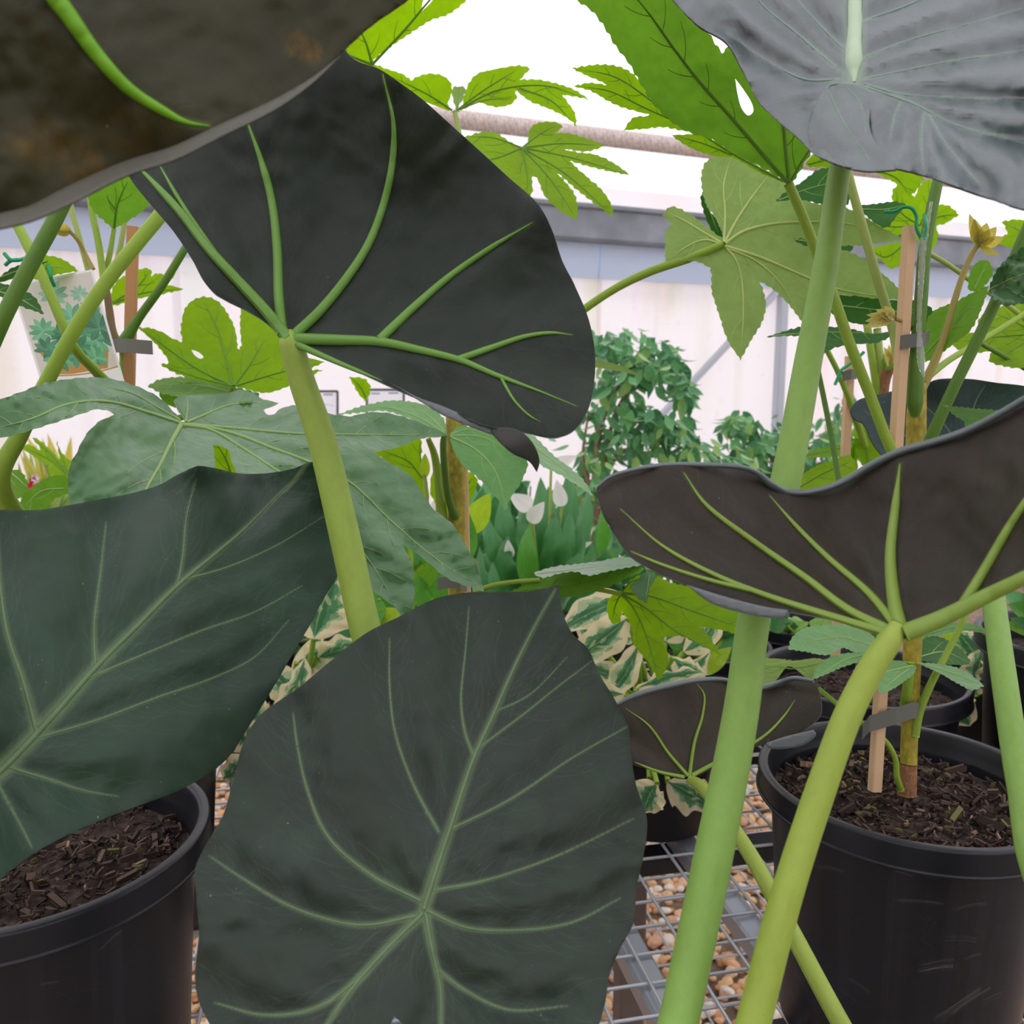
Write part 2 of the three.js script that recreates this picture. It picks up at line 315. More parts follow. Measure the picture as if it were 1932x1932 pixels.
const varieg = (k) => {                                    // cream margin round a blotched, feathered green heart
  const c = canvas(256, 512), x = c.getContext('2d'); x.fillStyle = '#fff2c6'; x.fillRect(0, 0, 256, 512);
  const side = (s, q, sg) => { for (let n = 0; n <= 60; n++) { const i = sg > 0 ? n : 60 - n, t = i / 60, e = Math.pow(Math.sin(Math.PI * Math.pow(t * 0.96 + 0.03, 0.8)), 0.7), w = s * 112 * e * (0.35 + 0.65 * vnoise(i * 0.16 + q, k * 3.7 + sg) + 0.12 * (hash(i, k + q) - 0.5)); x.lineTo(128 + sg * w, 506 - 496 * (1 - t)); } };
  for (const [col, s, q] of [['#c9dcae', 1.06, 1], ['#8dba86', 0.92, 5], ['#5c9a66', 0.74, 9], ['#3f7f50', 0.42, 14]]) { x.fillStyle = col; x.beginPath(); x.moveTo(128, 10); side(s, q, 1); side(s, q + 2, -1); x.fill(); }
  for (let i = 0; i < 26; i++) { x.fillStyle = ['rgba(255,240,190,0.55)', 'rgba(120,170,110,0.5)', 'rgba(70,130,80,0.5)'][i % 3]; x.beginPath(); x.ellipse(128 + 150 * (hash(i, k) - 0.5), 60 + 400 * hash(i, k + 1), 3 + 9 * hash(i, k + 2), 10 + 34 * hash(i, k + 3), (hash(i, k + 4) - 0.5) * 1.6, 0, 7); x.fill(); }
  x.strokeStyle = 'rgba(200,215,150,0.8)'; x.lineWidth = 4; x.beginPath(); x.moveTo(128, 512); x.lineTo(128, 10); x.stroke();
  return new THREE.MeshPhysicalMaterial({ map: canvasTex(c), roughness: 0.96, transmission: 0.52, side: THREE.DoubleSide, clearcoat: 0.3, clearcoatRoughness: 0.4 });
};
M.var = [varieg(3), varieg(8), varieg(15)];
M.woodTex = (() => { const c = canvas(128, 512), x = c.getContext('2d'); x.fillStyle = '#dcb88e'; x.fillRect(0, 0, 128, 512); for (let i = 0; i < 240; i++) { x.strokeStyle = `rgba(${rnd() < 0.5 ? '120,80,50' : '225,190,150'},${rr(0.08, 0.35)})`; x.lineWidth = rr(0.5, 2.5); const a = rr(0, 128), y = rr(-100, 500); x.beginPath(); x.moveTo(a, y); x.lineTo(a + rr(-4, 4), y + rr(60, 300)); x.stroke(); } return canvasTex(c); })();
M.stake = std('#ffffff', 0.8, { map: M.woodTex }); M.stakeOld = std('#d8c2a4', 0.85, { map: M.woodTex });

// ---------------------------------------------------------------- the greenhouse
const wdir = V3(2.5, 0, -1).normalize(), wnrm = V3(1, 0, 2.5).normalize();   // along the back wall to the right; out of it into the house
const W0 = V3(0, 0, -4.6), onWall = (s, y, out = 0) => W0.clone().addScaledVector(wdir, s).addScaledVector(wnrm, out).setY(y);
function quad(a, b, c, d, us = 1, vs = 1) {
  const g = new THREE.BufferGeometry(); g.setAttribute('position', new THREE.Float32BufferAttribute([a, b, c, d].flatMap((p) => [p.x, p.y, p.z]), 3));
  g.setAttribute('uv', new THREE.Float32BufferAttribute([0, 0, us, 0, us, vs, 0, vs], 2)); g.setIndex([0, 1, 2, 0, 2, 3]); g.computeVertexNormals(); return g;
}
{
  const eave = 2.44, ridge = 4.25, span = 10, S0 = -6, S1 = 7;
  // lower wall: plastic sheets, each lapped over the next, with brown streaks under the flashing
  const stain = (k) => {
    const c = canvas(256, 512), x = c.getContext('2d'); x.fillStyle = '#fbf6fa'; x.fillRect(0, 0, 256, 512);
    for (let i = 0; i < 34; i++) { x.fillStyle = `rgba(${i % 2 ? '206,184,140' : '236,226,232'},${0.01 + 0.035 * hash(i, k)})`; const a = 256 * hash(i, k + 1), w = 4 + 22 * hash(i, k + 2), h = 60 + 430 * hash(i, k + 3) ** 2; for (let s = 0; s < 6; s++) x.fillRect(a + s * w * 0.08, 0, w * (1 - s * 0.15), h * (1 - s * 0.12)); }
    for (let i = 0; i < 260; i++) { x.fillStyle = `rgba(150,120,90,${0.01 + 0.04 * hash(i, k + 9)})`; x.fillRect(256 * hash(i, k + 5), 512 * hash(i, k + 6) ** 1.6, 1 + 3 * hash(i, k + 7), 2 + 9 * hash(i, k + 8)); }
    return new THREE.MeshPhysicalMaterial({ map: canvasTex(c), roughness: 1, transmission: 0.7, side: THREE.DoubleSide });
  };
  const mats = [stain(1), stain(22), stain(43)];
  const wall = structure('wall_back', bar(onWall(S0, 0.06), onWall(S1, 0.06), 0.06, 0.12), M.darksteel);
  for (let i = 0; i < 6; i++) { const a = S0 + i * 13 / 6, b = a + 13 / 6 + 0.03, o = 0.006 * (i % 2); put(wall, 'panel', quad(onWall(a, 0.1, o), onWall(b, 0.1, o), onWall(b, 1.99, o), onWall(a, 1.99, o)), mats[i % 3]); }
  put(wall, 'upper_panel', quad(onWall(S0, 1.95, -0.03), onWall(S1, 1.95, -0.03), onWall(S1, eave, -0.03), onWall(S0, eave, -0.03)), mats[1]);
  const roofAt = (out) => eave + (ridge - eave) * (1 - Math.abs(out - span / 2) / (span / 2));
  const top = structure('ceiling', bar(onWall(S0, ridge - 0.04, span / 2), onWall(S1, ridge - 0.04, span / 2), 0.08, 0.06), M.zinc);
  // roof film in strips that sag a little between the bars
  const strip = (o0, o1) => {
    const pos = [], uv = [], idx = [], nx = 60, ny = 14;
    for (let j = 0; j <= ny; j++) for (let i = 0; i <= nx; i++) {
      const o = o0 + (o1 - o0) * j / ny, s = S0 + (S1 - S0) * i / nx, w = 0.09 * (fbm(s * 2.2, o * 1.7) - 0.5) + 0.02 * Math.sin(Math.PI * j / ny), p = onWall(s, roofAt(o) + (j % ny ? w : 0), o);
      pos.push(p.x, p.y, p.z); uv.push(s, o); if (i && j) { const q = (j - 1) * (nx + 1) + i - 1; idx.push(q, q + 1, q + nx + 1, q + 1, q + nx + 2, q + nx + 1); }
    }
    const g = new THREE.BufferGeometry(); g.setAttribute('position', new THREE.Float32BufferAttribute(pos, 3)); g.setAttribute('uv', new THREE.Float32BufferAttribute(uv, 2)); g.setIndex(idx); g.computeVertexNormals(); return g;
  };
  for (const [a, b] of [[-0.03, 0.85], [0.85, 2.9], [2.9, 5], [5, 7.5], [7.5, 10]]) put(top, 'roof_film', strip(a, b), M.film).castShadow = false;
  structure('wall_front', quad(onWall(S1, 0, span), onWall(S0, 0, span), onWall(S0, eave, span), onWall(S1, eave, span)), mats[0]);
  for (const [n, s] of [['wall_left', S0], ['wall_right', S1]]) {
    const g = new THREE.BufferGeometry(), p = [onWall(s, 0, 0), onWall(s, eave, 0), onWall(s, ridge, 5), onWall(s, eave, 10), onWall(s, 0, 10)];
    g.setAttribute('position', new THREE.Float32BufferAttribute(p.flatMap((q) => [q.x, q.y, q.z]), 3)); g.setAttribute('uv', new THREE.Float32BufferAttribute([0, 0, 0, 1, 0.5, 1.6, 1, 1, 1, 0], 2)); g.setIndex([0, 1, 2, 0, 2, 3, 0, 3, 4]); g.computeVertexNormals();
    structure(n, g, mats[2]);
  }
  // gutter: a folded channel with a lip; flashing below it in lengths with a butt joint
  const along = (pts, s0, s1) => { const sh = new THREE.Shape(pts.map(([o, y]) => new THREE.Vector2(o, y))), g = new THREE.ExtrudeGeometry(sh, { depth: s1 - s0, bevelEnabled: false }); g.applyMatrix4(new THREE.Matrix4().makeBasis(wnrm, V3(0, 1, 0), wdir.clone().negate()).setPosition(onWall(s1, 0))); return g; };
  const gut = structure('trim_1', along([[0, 2.12], [0.13, 2.12], [0.14, 2.13], [0.14, 2.27], [0.16, 2.28], [0.16, 2.30], [0.13, 2.30], [0.13, 2.14], [0.012, 2.14], [0, 2.14]], S0, S1), M.gutter);
  for (const [a, b] of [[S0, -2.61], [-2.6, 0.49], [0.5, 3.29], [3.3, S1]]) put(gut, 'flashing', along([[0.012, 1.94], [0.03, 1.94], [0.05, 2.12], [0.03, 2.12]], a, b), M.flashing);
  const beam = P(925, 150, 3.82); beam.y = 0; const bo = beam.clone().sub(W0).dot(wnrm);
  structure('trim_2', tube([onWall(S0, roofAt(bo) - 0.07, bo), onWall(0, roofAt(bo) - 0.07, bo), onWall(S1, roofAt(bo) - 0.07, bo)], [0.042, 0.042, 0.042], 12), M.purlin);
  const post = P(1471, 700, 1); const dir = post.clone().sub(camera.position), kk = W0.clone().sub(camera.position).dot(wnrm) + 0.06, tt = kk / dir.dot(wnrm), pp = camera.position.clone().addScaledVector(dir, tt);
  structure('trim_3', bar(V3(pp.x, 0, pp.z), V3(pp.x, 2.12, pp.z), 0.055, 0.055, wnrm), M.zinc);
  const foot = V3(pp.x, 1.93, pp.z).addScaledVector(wdir, -0.03);
  structure('trim_4', bar(foot.clone().addScaledVector(wdir, -1.05).setY(0.95), foot, 0.035, 0.035, wnrm), M.zinc);
}
// ground: earth bed under loose gravel
{
  const earth = speckle(190, 172, 154, 46, 24); earth.repeat.set(40, 40);
  const g = new THREE.PlaneGeometry(22, 22); g.rotateX(-Math.PI / 2); g.translate(0, -0.004, -1);
  const fl = structure('floor', g, std('#b9aea4', 0.95, { map: earth }));
  const st = new THREE.IcosahedronGeometry(1, 1), pa = st.attributes.position;
  for (let i = 0; i < pa.count; i++) { const k = 0.8 + 0.35 * vnoise(pa.getX(i) * 2 + 5, pa.getY(i) * 2 + pa.getZ(i) * 3); pa.setXYZ(i, pa.getX(i) * k, pa.getY(i) * k * 0.62, pa.getZ(i) * k); } st.computeVertexNormals();
  const N = 15000, im = new THREE.InstancedMesh(st, std('#ffffff', 0.85), N), d = new THREE.Object3D(), col = new THREE.Color();
  for (let i = 0; i < N; i++) {
    const s = rr(0.009, 0.02); d.position.set(rr(-1.5, 1.9), rr(0, 0.012), rr(-3.6, -0.9)); d.rotation.set(rr(-0.5, 0.5), rr(0, 6.28), rr(-0.5, 0.5)); d.scale.set(s * rr(0.8, 1.3), s, s * rr(0.7, 1)); d.updateMatrix(); im.setMatrixAt(i, d.matrix);
    const h = rnd(); col.setRGB(0.92 - 0.2 * h, 0.62 - 0.22 * h + rr(-0.03, 0.03), 0.36 - 0.18 * h + rr(-0.03, 0.05)); if (rnd() < 0.2) col.setRGB(0.92, 0.84, 0.72); im.setColorAt(i, col);
  }
  im.name = 'gravel'; im.userData = { kind: 'stuff' }; im.receiveShadow = im.castShadow = true; fl.add(im);
}

// ---------------------------------------------------------------- the wire bench
const BENCH = 0.674;
const ba = V3(-325 / F, 0, -1).normalize(), bb = V3(-ba.z, 0, ba.x).negate();        // away from us along the bench, and across it
if (bb.x < 0) bb.negate();
const onBench = (px, py) => { const q = P(px, py, 1).sub(camera.position), t = (BENCH - EYE) / q.y; return V3(q.x * t, BENCH, q.z * t); };
{
  const o = onBench(1262, 1608), bench = thing('wire_bench', 'galvanised wire mesh plant bench on legs above the gravel', 'bench', V3(o.x, 0, o.z));
  const A0 = -1.15, A1 = 1.05, B0 = -1.0, B1 = 0.95, at = (a, b, y) => o.clone().addScaledVector(ba, a).addScaledVector(bb, b).setY(y);
  const geoA = new THREE.CylinderGeometry(0.0022, 0.0022, A1 - A0, 6), geoB = new THREE.CylinderGeometry(0.0022, 0.0022, B1 - B0, 6);
  const lay = (geo, dir, c) => { const m = new THREE.Mesh(geo, M.wire); m.name = 'wire'; m.position.copy(c).sub(bench.position); m.quaternion.setFromUnitVectors(V3(0, 1, 0), dir); m.castShadow = m.receiveShadow = true; bench.add(m); };
  for (let b = B0; b <= B1 + 1e-6; b += 0.0625) lay(geoA, ba, at((A0 + A1) / 2, b, BENCH - 0.0022));
  for (let a = A0; a <= A1 + 1e-6; a += 0.05) lay(geoB, bb, at(a, (B0 + B1) / 2, BENCH - 0.0062));
  for (let b = B0; b <= B1 + 1e-6; b += 0.125) lay(geoA, ba, at((A0 + A1) / 2, b, 0.3));
  for (let a = A0; a <= A1 + 1e-6; a += 0.1) lay(geoB, bb, at(a, (B0 + B1) / 2, 0.296));
  const inB = (px, py) => onBench(px, py).sub(o).dot(bb), inA = (px, py) => onBench(px, py).sub(o).dot(ba), yr = BENCH - 0.026;
  const r1 = inB(1402, 1705), r2 = inB(1226, 1826), a1 = inA(1340, 1548), a2 = inA(1340, 1905);
  for (const b of [B0, r2 - 0.3, r2, r1, B1]) put(bench, 'rail', bar(at(A0, b, yr), at(A1, b, yr), 0.035, 0.03), M.zinc);
  for (const a of [A0, a2, a1, A1]) put(bench, 'cross_bar', bar(at(a, B0, yr - 0.03), at(a, B1, yr - 0.03), 0.045, 0.03), M.darksteel);
  for (const b of [B0, r1, B1]) put(bench, 'shelf_rail', bar(at(A0, b, 0.275), at(A1, b, 0.275), 0.03, 0.03), M.zinc);
  const leg = inB(1268, 1700);
  for (const [a, b] of [[A0, B0], [A0, B1], [A1, B0], [A1, B1], [a1 - 0.03, leg], [a2, r1], [a2, r2 - 0.3]]) put(bench, 'leg', bar(at(a, b, 0), at(a, b, yr - 0.04), 0.04, 0.04, ba), M.timber);
}

// ---------------------------------------------------------------- pots
const chipGeo = new THREE.BoxGeometry(1, 0.3, 0.45); { const p = chipGeo.attributes.position; for (let i = 0; i < p.count; i++) p.setXYZ(i, p.getX(i) * (0.8 + 0.4 * hash(i % 8, 3)), p.getY(i), p.getZ(i) * (0.6 + 0.6 * hash(i % 8, 5))); chipGeo.computeVertexNormals(); }
const soilTex = speckle(58, 44, 36, 40, 40);
const scuffed = (() => {
  const c = canvas(2048, 640), x = c.getContext('2d'); x.fillStyle = '#16171b'; x.fillRect(0, 0, 2048, 640);
  for (let i = 0; i < 260; i++) { const u = rnd() * 2048, v = rr(60, 640); x.strokeStyle = `rgba(150,142,136,${rr(0.02, 0.12)})`; x.lineWidth = rr(0.6, 2.5); x.beginPath(); x.moveTo(u, v); x.quadraticCurveTo(u + rr(-20, 30), v + rr(-20, 20), u + rr(-60, 60), v + rr(-15, 60)); x.stroke(); }
  const scrape = (u, v, l, a, n, w) => { for (let j = 0; j < n; j++) { x.strokeStyle = `rgba(190,178,168,${rr(0.03, 0.24)})`; x.lineWidth = rr(0.5, 1.8); const o = rr(-w, w), k = rr(-0.15, 0.1) * l; for (const s of [0, -2048, 2048]) { x.beginPath(); x.moveTo(u + s + k, v + o); x.quadraticCurveTo(u + s + l * 0.5 * Math.cos(a), v + o + l * 0.5 * Math.sin(a) - l * 0.12, u + s + l * Math.cos(a), v + o + l * Math.sin(a)); x.stroke(); } } };
  for (let k = 0; k < 40; k++) scrape(rnd() * 2048, rr(70, 600), rr(25, 80), rr(-0.5, 0.3), 7, 7);
  scrape(1900, 150, 90, -0.12, 9, 4); scrape(2015, 150, 70, -0.2, 8, 4); scrape(1960, 300, 70, -0.3, 22, 14); scrape(2050, 268, 40, -0.3, 8, 3); scrape(2010, 420, 120, -0.7, 20, 10); scrape(2035, 400, 110, -0.55, 14, 6); scrape(1800, 380, 50, 0.2, 8, 6);
  for (let i = 0; i < 30; i++) { x.fillStyle = `rgba(170,165,165,${rr(0.02, 0.06)})`; x.fillRect(rnd() * 2048, 60, rr(6, 30), 580); }
  for (let i = 0; i < 700; i++) { x.fillStyle = `rgba(205,196,188,${rr(0.05, 0.35)})`; x.fillRect(rnd() * 2048, rnd() * 640, rr(0.6, 3), rr(0.6, 3)); }
  return std('#ffffff', 0.36, { map: canvasTex(c), specularIntensity: 1 });
})();
function pot(root, R = 0.15, H = 0.28, opt = {}) {
  const b = root.position, move = (g) => g.translate(b.x, b.y, b.z), w = R / 0.15, prof = [[0, 0.006], [0.106, 0.004], [0.112, 0.0], [0.116, 0.004], [0.125, H * 0.45], [0.1345, H - 0.030], [0.1345, H - 0.022]];
  const lathe = (p) => new THREE.LatheGeometry(p.map(([r, y]) => new THREE.Vector2(r * w, y)), 72);
  const shell = lathe(prof), su = shell.attributes.uv, sy = shell.attributes.position; for (let i = 0; i < su.count; i++) su.setY(i, sy.getY(i) / H);
  const body = put(root, 'pot', move(shell), opt.mat || scuffed, opt.label);
  put(body, 'rim', move(lathe([[0.1345, H - 0.025], [0.1488, H - 0.0262], [0.1503, H - 0.0252], [0.1495, H - 0.0238], [0.148, H - 0.0225], [0.149, H - 0.003], [0.147, H], [0.1405, H], [0.138, H - 0.003], [0.1375, H - 0.009], [0.1362, H - 0.010], [0.1358, H - 0.016], [0.1345, H - 0.017], [0.1335, H - 0.024], [0.1315, H - 0.026], [0.130, H - 0.05], [0.127, H - 0.09], [0.118, 0.1]])), M.rim);
  const hs = H - (opt.soil ?? 0.04);
  const pos = [], idx = [], uv = [], nr = 14, na = 48;
  for (let i = 0; i <= nr; i++) for (let k = 0; k <= na; k++) { const r = 0.133 * w * i / nr, a = k / na * 6.28318, x = r * Math.cos(a), z = r * Math.sin(a); pos.push(b.x + x, b.y + hs + 0.012 * (fbm(x * 60 + 9 + b.x * 50, z * 60 + 4) - 0.5), b.z + z); uv.push(x / 0.2, z / 0.2); if (i && k) { const q = (i - 1) * (na + 1) + k - 1; idx.push(q, q + 1, q + na + 1, q + 1, q + na + 2, q + na + 1); } }
  const sg = new THREE.BufferGeometry(); sg.setAttribute('position', new THREE.Float32BufferAttribute(pos, 3)); sg.setAttribute('uv', new THREE.Float32BufferAttribute(uv, 2)); sg.setIndex(idx); sg.computeVertexNormals();
  const soil = put(root, 'soil', sg, std('#ffffff', 0.95, { map: soilTex }));
  if (opt.chips) {
    const im = new THREE.InstancedMesh(chipGeo, std('#ffffff', 0.85), opt.chips), d = new THREE.Object3D(), c = new THREE.Color();
    for (let i = 0; i < opt.chips; i++) {
      const r = 0.128 * w * Math.sqrt(rnd()), a = rr(0, 6.283), s = rr(0.003, 0.011) * (rnd() < 0.06 ? 2.2 : 1); d.position.set(r * Math.cos(a), hs + rr(0, 0.008), r * Math.sin(a)); d.rotation.set(rr(-0.5, 0.5), rr(0, 6.28), rr(-0.5, 0.5)); d.scale.set(s, s, s * rr(0.4, 1)); d.updateMatrix(); im.setMatrixAt(i, d.matrix);
      const h = rnd(); c.setRGB(0.035 + 0.11 * h * h, 0.022 + 0.07 * h * h, 0.016 + 0.05 * h * h); if (rnd() < 0.05) c.setRGB(0.16, 0.15, 0.05); if (rnd() < 0.05) c.setRGB(0.3, 0.2, 0.13); im.setColorAt(i, c);
    }
    im.name = 'bark_chips'; im.userData = { kind: 'stuff' }; im.receiveShadow = im.castShadow = true; soil.add(im);
  }
  return hs;
}
const potAt = (px, py, d) => { const q = P(px, py, d); return V3(q.x, BENCH, q.z); };
// where a world point stands in the view, to lead a stem down to it
const seen = (p, r) => { const q = p.clone().sub(camera.position), d = -(q.y * SP + q.z * CP), y = q.y * CP - q.z * SP; return [CX + q.x / d * F, CY - y / d * F, d, r]; };

// ---------------------------------------------------------------- elephant ear leaves: the skin of each is drawn in the leaf's own flat layout
function skin({ base, blotch, lets, halo, haloW = 1.6, specks = 0, rough = 0.5, more = {}, spots = [], bump = 0.0006, other = '#2f2a27', S = 1024, otherMore = {} }) {
  return (L, _mats) => {
    const c = canvas(S, S), x = c.getContext('2d'), h = canvas(S / 2, S / 2), y = h.getContext('2d'), k0 = Math.round(L.out[0] * 3 + L.out[2]);
    const to = (px, py) => { const [u, v] = L.lay(L.flat(L.at(px, py))); return [u * S, (1 - v) * S]; };
    x.fillStyle = base; x.fillRect(0, 0, S, S); y.fillStyle = '#808080'; y.fillRect(0, 0, S, S);
    for (let i = 0; i < 500; i++) { const r = 12 + 70 * hash(i, k0), a = S * hash(i, k0 + 1), b = S * hash(i, k0 + 2); x.fillStyle = blotch[i % blotch.length].replace('A', (0.02 + 0.05 * hash(i, 4)).toFixed(3)); x.beginPath(); x.ellipse(a, b, r, r * (0.3 + 0.5 * hash(i, 6)), 3 * hash(i, 7), 0, 7); x.fill(); }
    for (const [px, py, r, col] of spots) { const [a, b] = to(px, py); for (let i = 0; i < 60; i++) { const q = r * Math.sqrt(hash(i, px | 0)), w = 6.28 * hash(i, py | 0); x.fillStyle = col; x.beginPath(); x.arc(a + q * Math.cos(w), b + q * Math.sin(w) * 0.6, r * (0.1 + 0.25 * hash(i, 2)), 0, 7); x.fill(); } }
    // veinlets feather away from every main vein
    x.lineCap = y.lineCap = 'round';
    L.veins.forEach((v, vi) => {
      const n = v.line.length;
      for (let i = 1; i < n - 1; i += 1) for (const sd of [-1, 1]) for (let rep = 0; rep < 1; rep++) {
        const [px, py] = v.line[i], tx = v.line[i + 1][0] - v.line[i - 1][0], ty = v.line[i + 1][1] - v.line[i - 1][1], j = i * 2 + rep, a0 = Math.atan2(ty, tx) + sd * (0.8 + 0.5 * hash(j, vi)), len = 30 + 90 * hash(j + 40, vi + sd), al = lets[1] * (0.3 + 0.9 * hash(j, vi + 9));
        x.strokeStyle = `rgba(${lets[0]},${al.toFixed(3)})`; x.lineWidth = 0.8 + 1.6 * hash(j, 77); x.beginPath(); y.strokeStyle = `rgba(60,60,60,${(0.5 * al).toFixed(3)})`; y.lineWidth = 1; y.beginPath();
        for (let s = 0; s <= 6; s++) { const b = a0 - sd * 0.55 * s / 6 + 0.06 * (hash(s, j) - 0.5), q = to(px + Math.cos(b) * len * s / 6, py + Math.sin(b) * len * s / 6); s ? x.lineTo(q[0], q[1]) : x.moveTo(q[0], q[1]); s ? y.lineTo(q[0] / 2, q[1] / 2) : y.moveTo(q[0] / 2, q[1] / 2); }
        x.stroke(); y.stroke();
      }
    });
    L.veins.forEach((v) => { // pale tissue beside the veins
      const n = v.line.length;
      for (const [wk, ak] of [[2.6, 0.10], [1.8, 0.16], [1.2, 0.3]]) for (let i = 1; i < n; i++) { const f = i / n, q = to(...v.line[i - 1]), r = to(...v.line[i]), sc = S / L.size / F * 0.55; x.strokeStyle = `rgba(${halo},${ak})`; x.lineWidth = Math.max(1, (Math.min(9, v.r0) * (1 - f) + v.r1 * f) * 2 * wk * haloW * sc); x.beginPath(); x.moveTo(...q); x.lineTo(...r); x.stroke(); }
    });
    for (let i = 0; i < specks; i++) { x.fillStyle = `rgba(205,205,195,${(0.1 + 0.5 * hash(i, k0 + 5)).toFixed(2)})`; const a = S * hash(i, k0 + 7), b = S * hash(i, k0 + 8); x.beginPath(); x.ellipse(a, b, 0.6 + 1.6 * hash(i, 9) ** 3, 0.6 + 0.8 * hash(i, 10), 3 * hash(i, 11), 0, 7); x.fill(); }
    const img = y.getImageData(0, 0, S / 2, S / 2); for (let i = 0; i < img.data.length; i += 4) { const n = 26 * (hash(i, 1) - 0.5); img.data[i] += n; img.data[i + 1] += n; img.data[i + 2] += n; } y.putImageData(img, 0, 0);
    const front = new THREE.MeshPhysicalMaterial({ map: canvasTex(c, true, false), roughness: rough, bumpMap: canvasTex(h, false, false), bumpScale: bump, ...more });
    return [front, std(other, 0.55, otherMore)];
  };
}
const TOP = { base: '#2b3a30', blotch: ['rgba(62,92,66,A)', 'rgba(40,56,52,A)', 'rgba(78,98,88,A)', 'rgba(26,40,32,A)'], lets: ['130,156,138', 0.08], halo: '100,124,84', haloW: 1.3, specks: 130, rough: 0.46, more: { specularIntensity: 0.6 }, other: '#453b36' };
const UNDER = { base: '#4a413c', blotch: ['rgba(92,86,66,A)', 'rgba(60,66,44,A)', 'rgba(38,36,30,A)', 'rgba(78,68,52,A)'], lets: ['120,122,108', 0.06], halo: '84,104,50', haloW: 0.55, specks: 50, rough: 0.48, more: { specularIntensity: 0.6 }, other: '#6f8480', otherMore: { sheen: 0.4 } };
const WAX = { ...TOP, base: '#3c4d4c', blotch: ['rgba(76,96,88,A)', 'rgba(52,68,66,A)', 'rgba(64,84,74,A)'], lets: ['120,142,132', 0.07], halo: '112,142,110', haloW: 0.9, rough: 0.42, more: { ior: 2.1, specularIntensity: 1, sheen: 1, sheenRoughness: 0.6, sheenColor: new THREE.Color('#b6cbe0') }, bump: 0.001 };
const earTop = std('#3c4d4c', 0.42, { ior: 2.1, sheen: 1, sheenRoughness: 0.6, sheenColor: new THREE.Color('#b6cbe0') });
const ear = (root, o) => leaf(root, { th: 0.0011, sp: 14, ...o });

